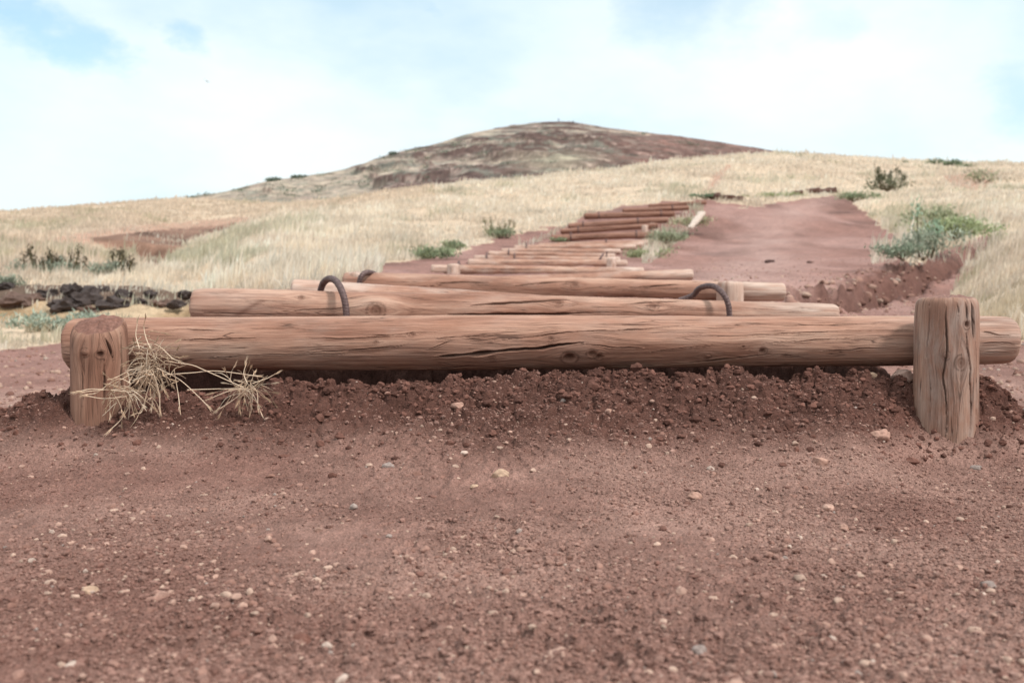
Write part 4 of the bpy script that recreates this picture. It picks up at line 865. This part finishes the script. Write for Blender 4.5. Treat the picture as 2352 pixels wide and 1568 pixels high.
# ---------------------------------------------------------------- shrubs and weeds
def shrub(name, u, v, y, w_, h_, n_, col, label, cat='shrub', heads=0, hcol=(.07,.055,.03), seed=1, leaf=.05, group=None, upr=.4):
    r = np.random.default_rng(seed+int(u)); p = P(u, v, y); zg = min(p[2], p[2]); root = empty(name, (p[0], y, zg), label, cat, group)
    A, S_ = acc(), acc(); cl_ = r.normal(size=(9, 3))*np.array([w_*.30, w_*.18, h_*.12])+np.array([0, 0, h_*.45])
    k_ = r.integers(0, 9, n_); c_ = cl_[k_]+r.normal(size=(n_, 3))*np.array([w_*.13, w_*.10, h_*.17]); c_[:, 2] = np.abs(c_[:, 2])
    V, F_ = leaf_tris(c_+p, leaf*r.uniform(.6, 1.3, n_), 1.5, upr, seed); sh = np.repeat(np.array(col)*r.uniform(.55, 1.5, (n_, 1)), 4, 0)
    A['v'].append(V); A['c'].append(sh); A['q'].append(F_); A['n'] = len(V); flush(A, 'foliage', root, M_leaf)
    for k in range(10):
        e = cl_[k % 9]; V, F_ = tube([p+np.array([0, 0, -.05]), p+e*.5, p+e], [.008*y/20, .004*y/20], 5, 0, 3); add(S_, V, F_, (.20,.15,.09))
    flush(S_, 'stems', root, M_leaf)
    if heads:
        for k in range(heads):
            H = acc()
            x_ = r.uniform(-.55, .55)*w_; y_ = r.normal(0, w_*.15); z_ = h_*r.uniform(.75, 1.45); q_ = p+np.array([x_, y_, z_])
            V, F_ = tube([p+np.array([x_*.6, y_*.6, 0]), p+np.array([x_*.9, y_, z_*.6]), q_], .012, 4, 0, 3)
            H['v'].append(V); H['q'].append(F_[0]+H['n']); H['t'].append(F_[1]+H['n']); H['c'].append(np.tile((.16,.13,.07), (len(V), 1))); H['n'] += len(V); m_ = 40; cc_ = q_+r.normal(size=(m_, 3))*np.array([.045, .045, .085])*h_/.5; V, F_ = leaf_tris(cc_, np.full(m_, .05*h_/.5), 1.2, .8, k); H['v'].append(V); H['q'].append(F_+H['n']); H['n'] += len(V); H['c'].append(np.repeat(np.array(hcol)*r.uniform(.7, 1.5, (m_, 1)), 4, 0))
            c0 = len(H['v'][0]); flush(H, 'seed_head', root, M_leaf)
    return root
GS = (.26,.29,.17); BG = (.26,.275,.205); OG = (.16,.18,.09)
WG = 'green weeds and shrubs growing in the dry grass'
shrub('shrub', 125, 640, 14.5, .85, .28, 1100, BG, 'grey green shrub with many dark upright seed heads on the left bank', heads=16, leaf=.04, group=WG, seed=1)
shrub('shrub', 262, 640, 14.5, .62, .26, 800, BG, 'shrub with a few dark seed heads right of the larger spiky one', heads=8, leaf=.04, group=WG, seed=2)
shrub('shrub', 20, 583, 22, 1.1, .22, 700, OG, 'low dark green shrub at the left frame edge', leaf=.05, group=WG, seed=3)
shrub('shrub', 20, 660, 12.3, .35, .16, 350, BG, 'small blue green shrub at the left edge above the rocks', leaf=.03, group=WG, seed=4)
shrub('shrub', 128, 760, 9.9, .50, .20, 900, (.33,.37,.29), 'pale blue green bush below the dark rocks', leaf=.03, group=WG, seed=5)
shrub('weed', 985, 594, 18.3, .75, .22, 700, GS, 'bright green weed clump on the left edge of the dirt strip', 'weed', leaf=.045, group=WG, seed=6)
shrub('weed', 1040, 577, 20, .5, .22, 450, GS, 'smaller weed clump just right of the bright green one', 'weed', leaf=.045, group=WG, seed=7)
shrub('weed', 1145, 547, 25.5, .9, .30, 420, (.22,.25,.15), 'airy weed standing in the grass above the dirt strip', 'weed', heads=7, hcol=(.18,.16,.08), leaf=.05, group=WG, seed=8)
shrub('weed', 1280, 556, 23.8, .4, .12, 200, GS, 'tiny weed at the left end of the reddish log', 'weed', leaf=.04, group=WG, seed=9)
shrub('weed', 1475, 600, 19, .65, .30, 700, (.33,.34,.19), 'yellowish weed by the right ends of the middle logs', 'weed', leaf=.04, group=WG, seed=10)
shrub('weed', 1530, 556, 24, .85, .30, 800, (.34,.36,.24), 'leafy weed on the slope below the pale plank', 'weed', leaf=.05, group=WG, seed=11)
shrub('weed', 1590, 520, 28, .8, .34, 600, (.38,.36,.22), 'straw coloured weed around the pale plank', 'weed', leaf=.05, group=WG, seed=12)
shrub('shrub', 2038, 436, 30, 1.0, .42, 420, (.20,.21,.13), 'dark shrub with thick dark seed heads standing above the path head', heads=15, hcol=(.06,.07,.03), leaf=.06, group=WG, seed=13)
shrub('weed', 2120, 592, 15.5, .80, .50, 800, (.34,.37,.28), 'blue green thistle at the edge of the gully', 'weed', leaf=.045, group=WG, seed=14, heads=4, hcol=(.3,.4,.28))
shrub('weed', 2075, 592, 14.6, .55, .24, 500, (.27,.31,.22), 'low green weed left of the thistle', 'weed', leaf=.04, group=WG, seed=15)
shrub('weed', 2190, 545, 19.5, 1.3, .45, 1400, (.32,.36,.19), 'broad yellow green weed patch behind the thistle', 'weed', leaf=.05, group=WG, seed=16)
shrub('weed', 2130, 520, 22, .9, .5, 700, (.34,.36,.22), 'tall weed behind the broad weed patch', 'weed', leaf=.05, group=WG, seed=17)
shrub('shrub', 2168, 386, 62, 2.1, .5, 700, (.16,.20,.12), 'widest dark bush on the right skyline', leaf=.13, group=WG, seed=18)
shrub('shrub', 2062, 381, 62, 1.1, .28, 300, (.17,.2,.13), 'flat bush on the skyline left of the widest one', leaf=.12, group=WG, seed=19)
shrub('shrub', 2224, 392, 60, .6, .4, 200, (.18,.22,.12), 'small round bush on the skyline right of the widest one', leaf=.12, group=WG, seed=20)
shrub('shrub', 2255, 424, 45, 1.1, .7, 260, (.34,.34,.22), 'olive bush beside the faint track at the upper right', leaf=.10, group=WG, seed=21)
shrub('shrub', 1620, 455, 35.8, .65, .18, 300, (.16,.23,.14), 'small green shrub at the top end of the stairs', leaf=.05, group=WG, seed=22)
shrub('weed', 1790, 456, 37.5, 1.6, .22, 500, (.30,.33,.17), 'low green weeds along the head of the path', 'weed', leaf=.06, group=WG, seed=23)
shrub('weed', 1960, 460, 34, 1.0, .3, 500, (.25,.29,.17), 'green weed at the right corner of the path head', 'weed', leaf=.06, group=WG, seed=24)
shrub('shrub', 632, 418, 309, 4.2, 1.1, 500, (.17,.20,.15), 'dark bush on the left shoulder of the far hill', leaf=.6, group='bushes on the hill skyline', seed=25)
shrub('shrub', 688, 412, 309, 3.4, 1.0, 400, (.17,.20,.15), 'second dark bush on the hill shoulder, right of the first', leaf=.6, group='bushes on the hill skyline', seed=26)
shrub('shrub', 905, 357, 311, 2.6, .9, 300, (.17,.20,.15), 'lone bush halfway up the left skyline of the hill', leaf=.5, group='bushes on the hill skyline', seed=27)

# ---------------------------------------------------------------- people on the summit, bird
def person(u, v, y, label, shirt, legs, seedp, arm):
    p = P(u, v, y)
    J = {'pelvis': (0,0,.95,.15), 'waist': (0,0,1.1,.14), 'chest': (0,0,1.32,.17), 'neck': (0,0,1.50,.06), 'head': (0,-.01,1.62,.10), 'crown': (0,0,1.72,.085),
         'sl': (-.19,0,1.42,.07), 'el': (-.25-arm,0,1.15,.05), 'wl': (-.22-arm*1.4,-.12,.93,.04), 'sr': (.19,0,1.42,.07), 'er': (.26,0,1.14,.05), 'wr': (.22,-.14,.95,.04),
         'hl': (-.10,0,.90,.10), 'kl': (-.13,-.04,.50,.07), 'al': (-.14,.03,.08,.045), 'tl': (-.15,-.14,.04,.04), 'hr': (.10,0,.90,.10), 'kr': (.12,.0,.50,.07), 'ar': (.13,.05,.08,.045), 'tr': (.14,-.12,.04,.04)}
    E = [('pelvis','waist'),('waist','chest'),('chest','neck'),('neck','head'),('head','crown'),('chest','sl'),('sl','el'),('el','wl'),('chest','sr'),('sr','er'),('er','wr'),('pelvis','hl'),('hl','kl'),('kl','al'),('al','tl'),('pelvis','hr'),('hr','kr'),('kr','ar'),('ar','tr')]
    nm = list(J); me = bpy.data.meshes.new('person'); me.from_pydata([J[k][:3] for k in nm], [(nm.index(a), nm.index(b_)) for a, b_ in E], [])
    o = bpy.data.objects.new('person', me); COL.objects.link(o); md = o.modifiers.new('skin', 'SKIN')
    for i, k in enumerate(nm): me.skin_vertices[0].data[i].radius = (J[k][3], J[k][3]*.85)
    me.skin_vertices[0].data[0].use_root = True; o.modifiers.new('sub', 'SUBSURF').levels = 1
    dg = bpy.context.evaluated_depsgraph_get(); ev = o.evaluated_get(dg); m2 = bpy.data.meshes.new_from_object(ev); o.modifiers.clear(); o.data = m2
    co = np.zeros(len(m2.vertices)*3, np.float32); m2.vertices.foreach_get('co', co); co = co.reshape(-1, 3)
    c_ = np.where(co[:, 2:3] > 1.50, np.array([[.40,.25,.18]]), np.where(co[:, 2:3] > .93, np.array([shirt]), np.array([legs]))); c_ = np.where(co[:, 2:3] > 1.66, np.array([[.04,.03,.02]]), c_)
    at = m2.attributes.new('col', 'FLOAT_COLOR', 'POINT'); at.data.foreach_set('color', rgba(c_).astype(np.float32).ravel()); m2.materials.append(M_cloth)
    for q_ in m2.polygons: q_.use_smooth = True
    o.location = tuple(p); return tag(o, label, 'person', 'people on the hilltop')
person(1283, 284, 316, 'left of two tiny people on the summit, standing in pale blue grey clothes', (.30,.36,.44), (.22,.25,.30), 1, .05)
person(1316, 289.5, 316, 'right of two tiny people on the summit, dark clothed, seen from the chest up', (.05,.06,.09), (.05,.05,.07), 2, .0)
bp = P(475, 187, 70)
bv = []; bf = []
def wing(s_):
    o_ = len(bv); L_ = [(0,.07,0,.10),(.10*s_,.06,.035,.11),(.22*s_,.02,.05,.08),(.32*s_,-.04,.03,.02)]
    for (x_, y_, z_, c_) in L_: bv.extend([(x_, y_-c_*.5, z_+.006), (x_, y_+c_*.5, z_+.004), (x_, y_+c_*.5, z_-.004), (x_, y_-c_*.5, z_-.006)])
    for i in range(3):
        for j in range(4): bf.append([o_+i*4+j, o_+i*4+(j+1) % 4, o_+(i+1)*4+(j+1) % 4, o_+(i+1)*4+j])
wing(1); wing(-1)
Vb, Fb = tube([(0,-.20,0),(0,-.12,.005),(0,0,0),(0,.12,0),(0,.24,-.005)], [.012,.03,.04,.035,.012], 8, 0, 4); rot = np.array([[math.cos(.5),0,math.sin(.5)],[0,1,0],[-math.sin(.5),0,math.cos(.5)]])
broot = empty('bird', bp, 'small grey bird gliding in the white sky at the upper left', 'bird')
for nm_, V, F_ in (('body', Vb, Fb), ('wings', np.array(bv), np.array(bf))):
    V = V@rot.T*.9; make_mesh(nm_, V, F_, M_cloth, broot, attrs={'col': ('FLOAT_COLOR', rgba(np.tile((.22,.25,.27), (len(V), 1))))})
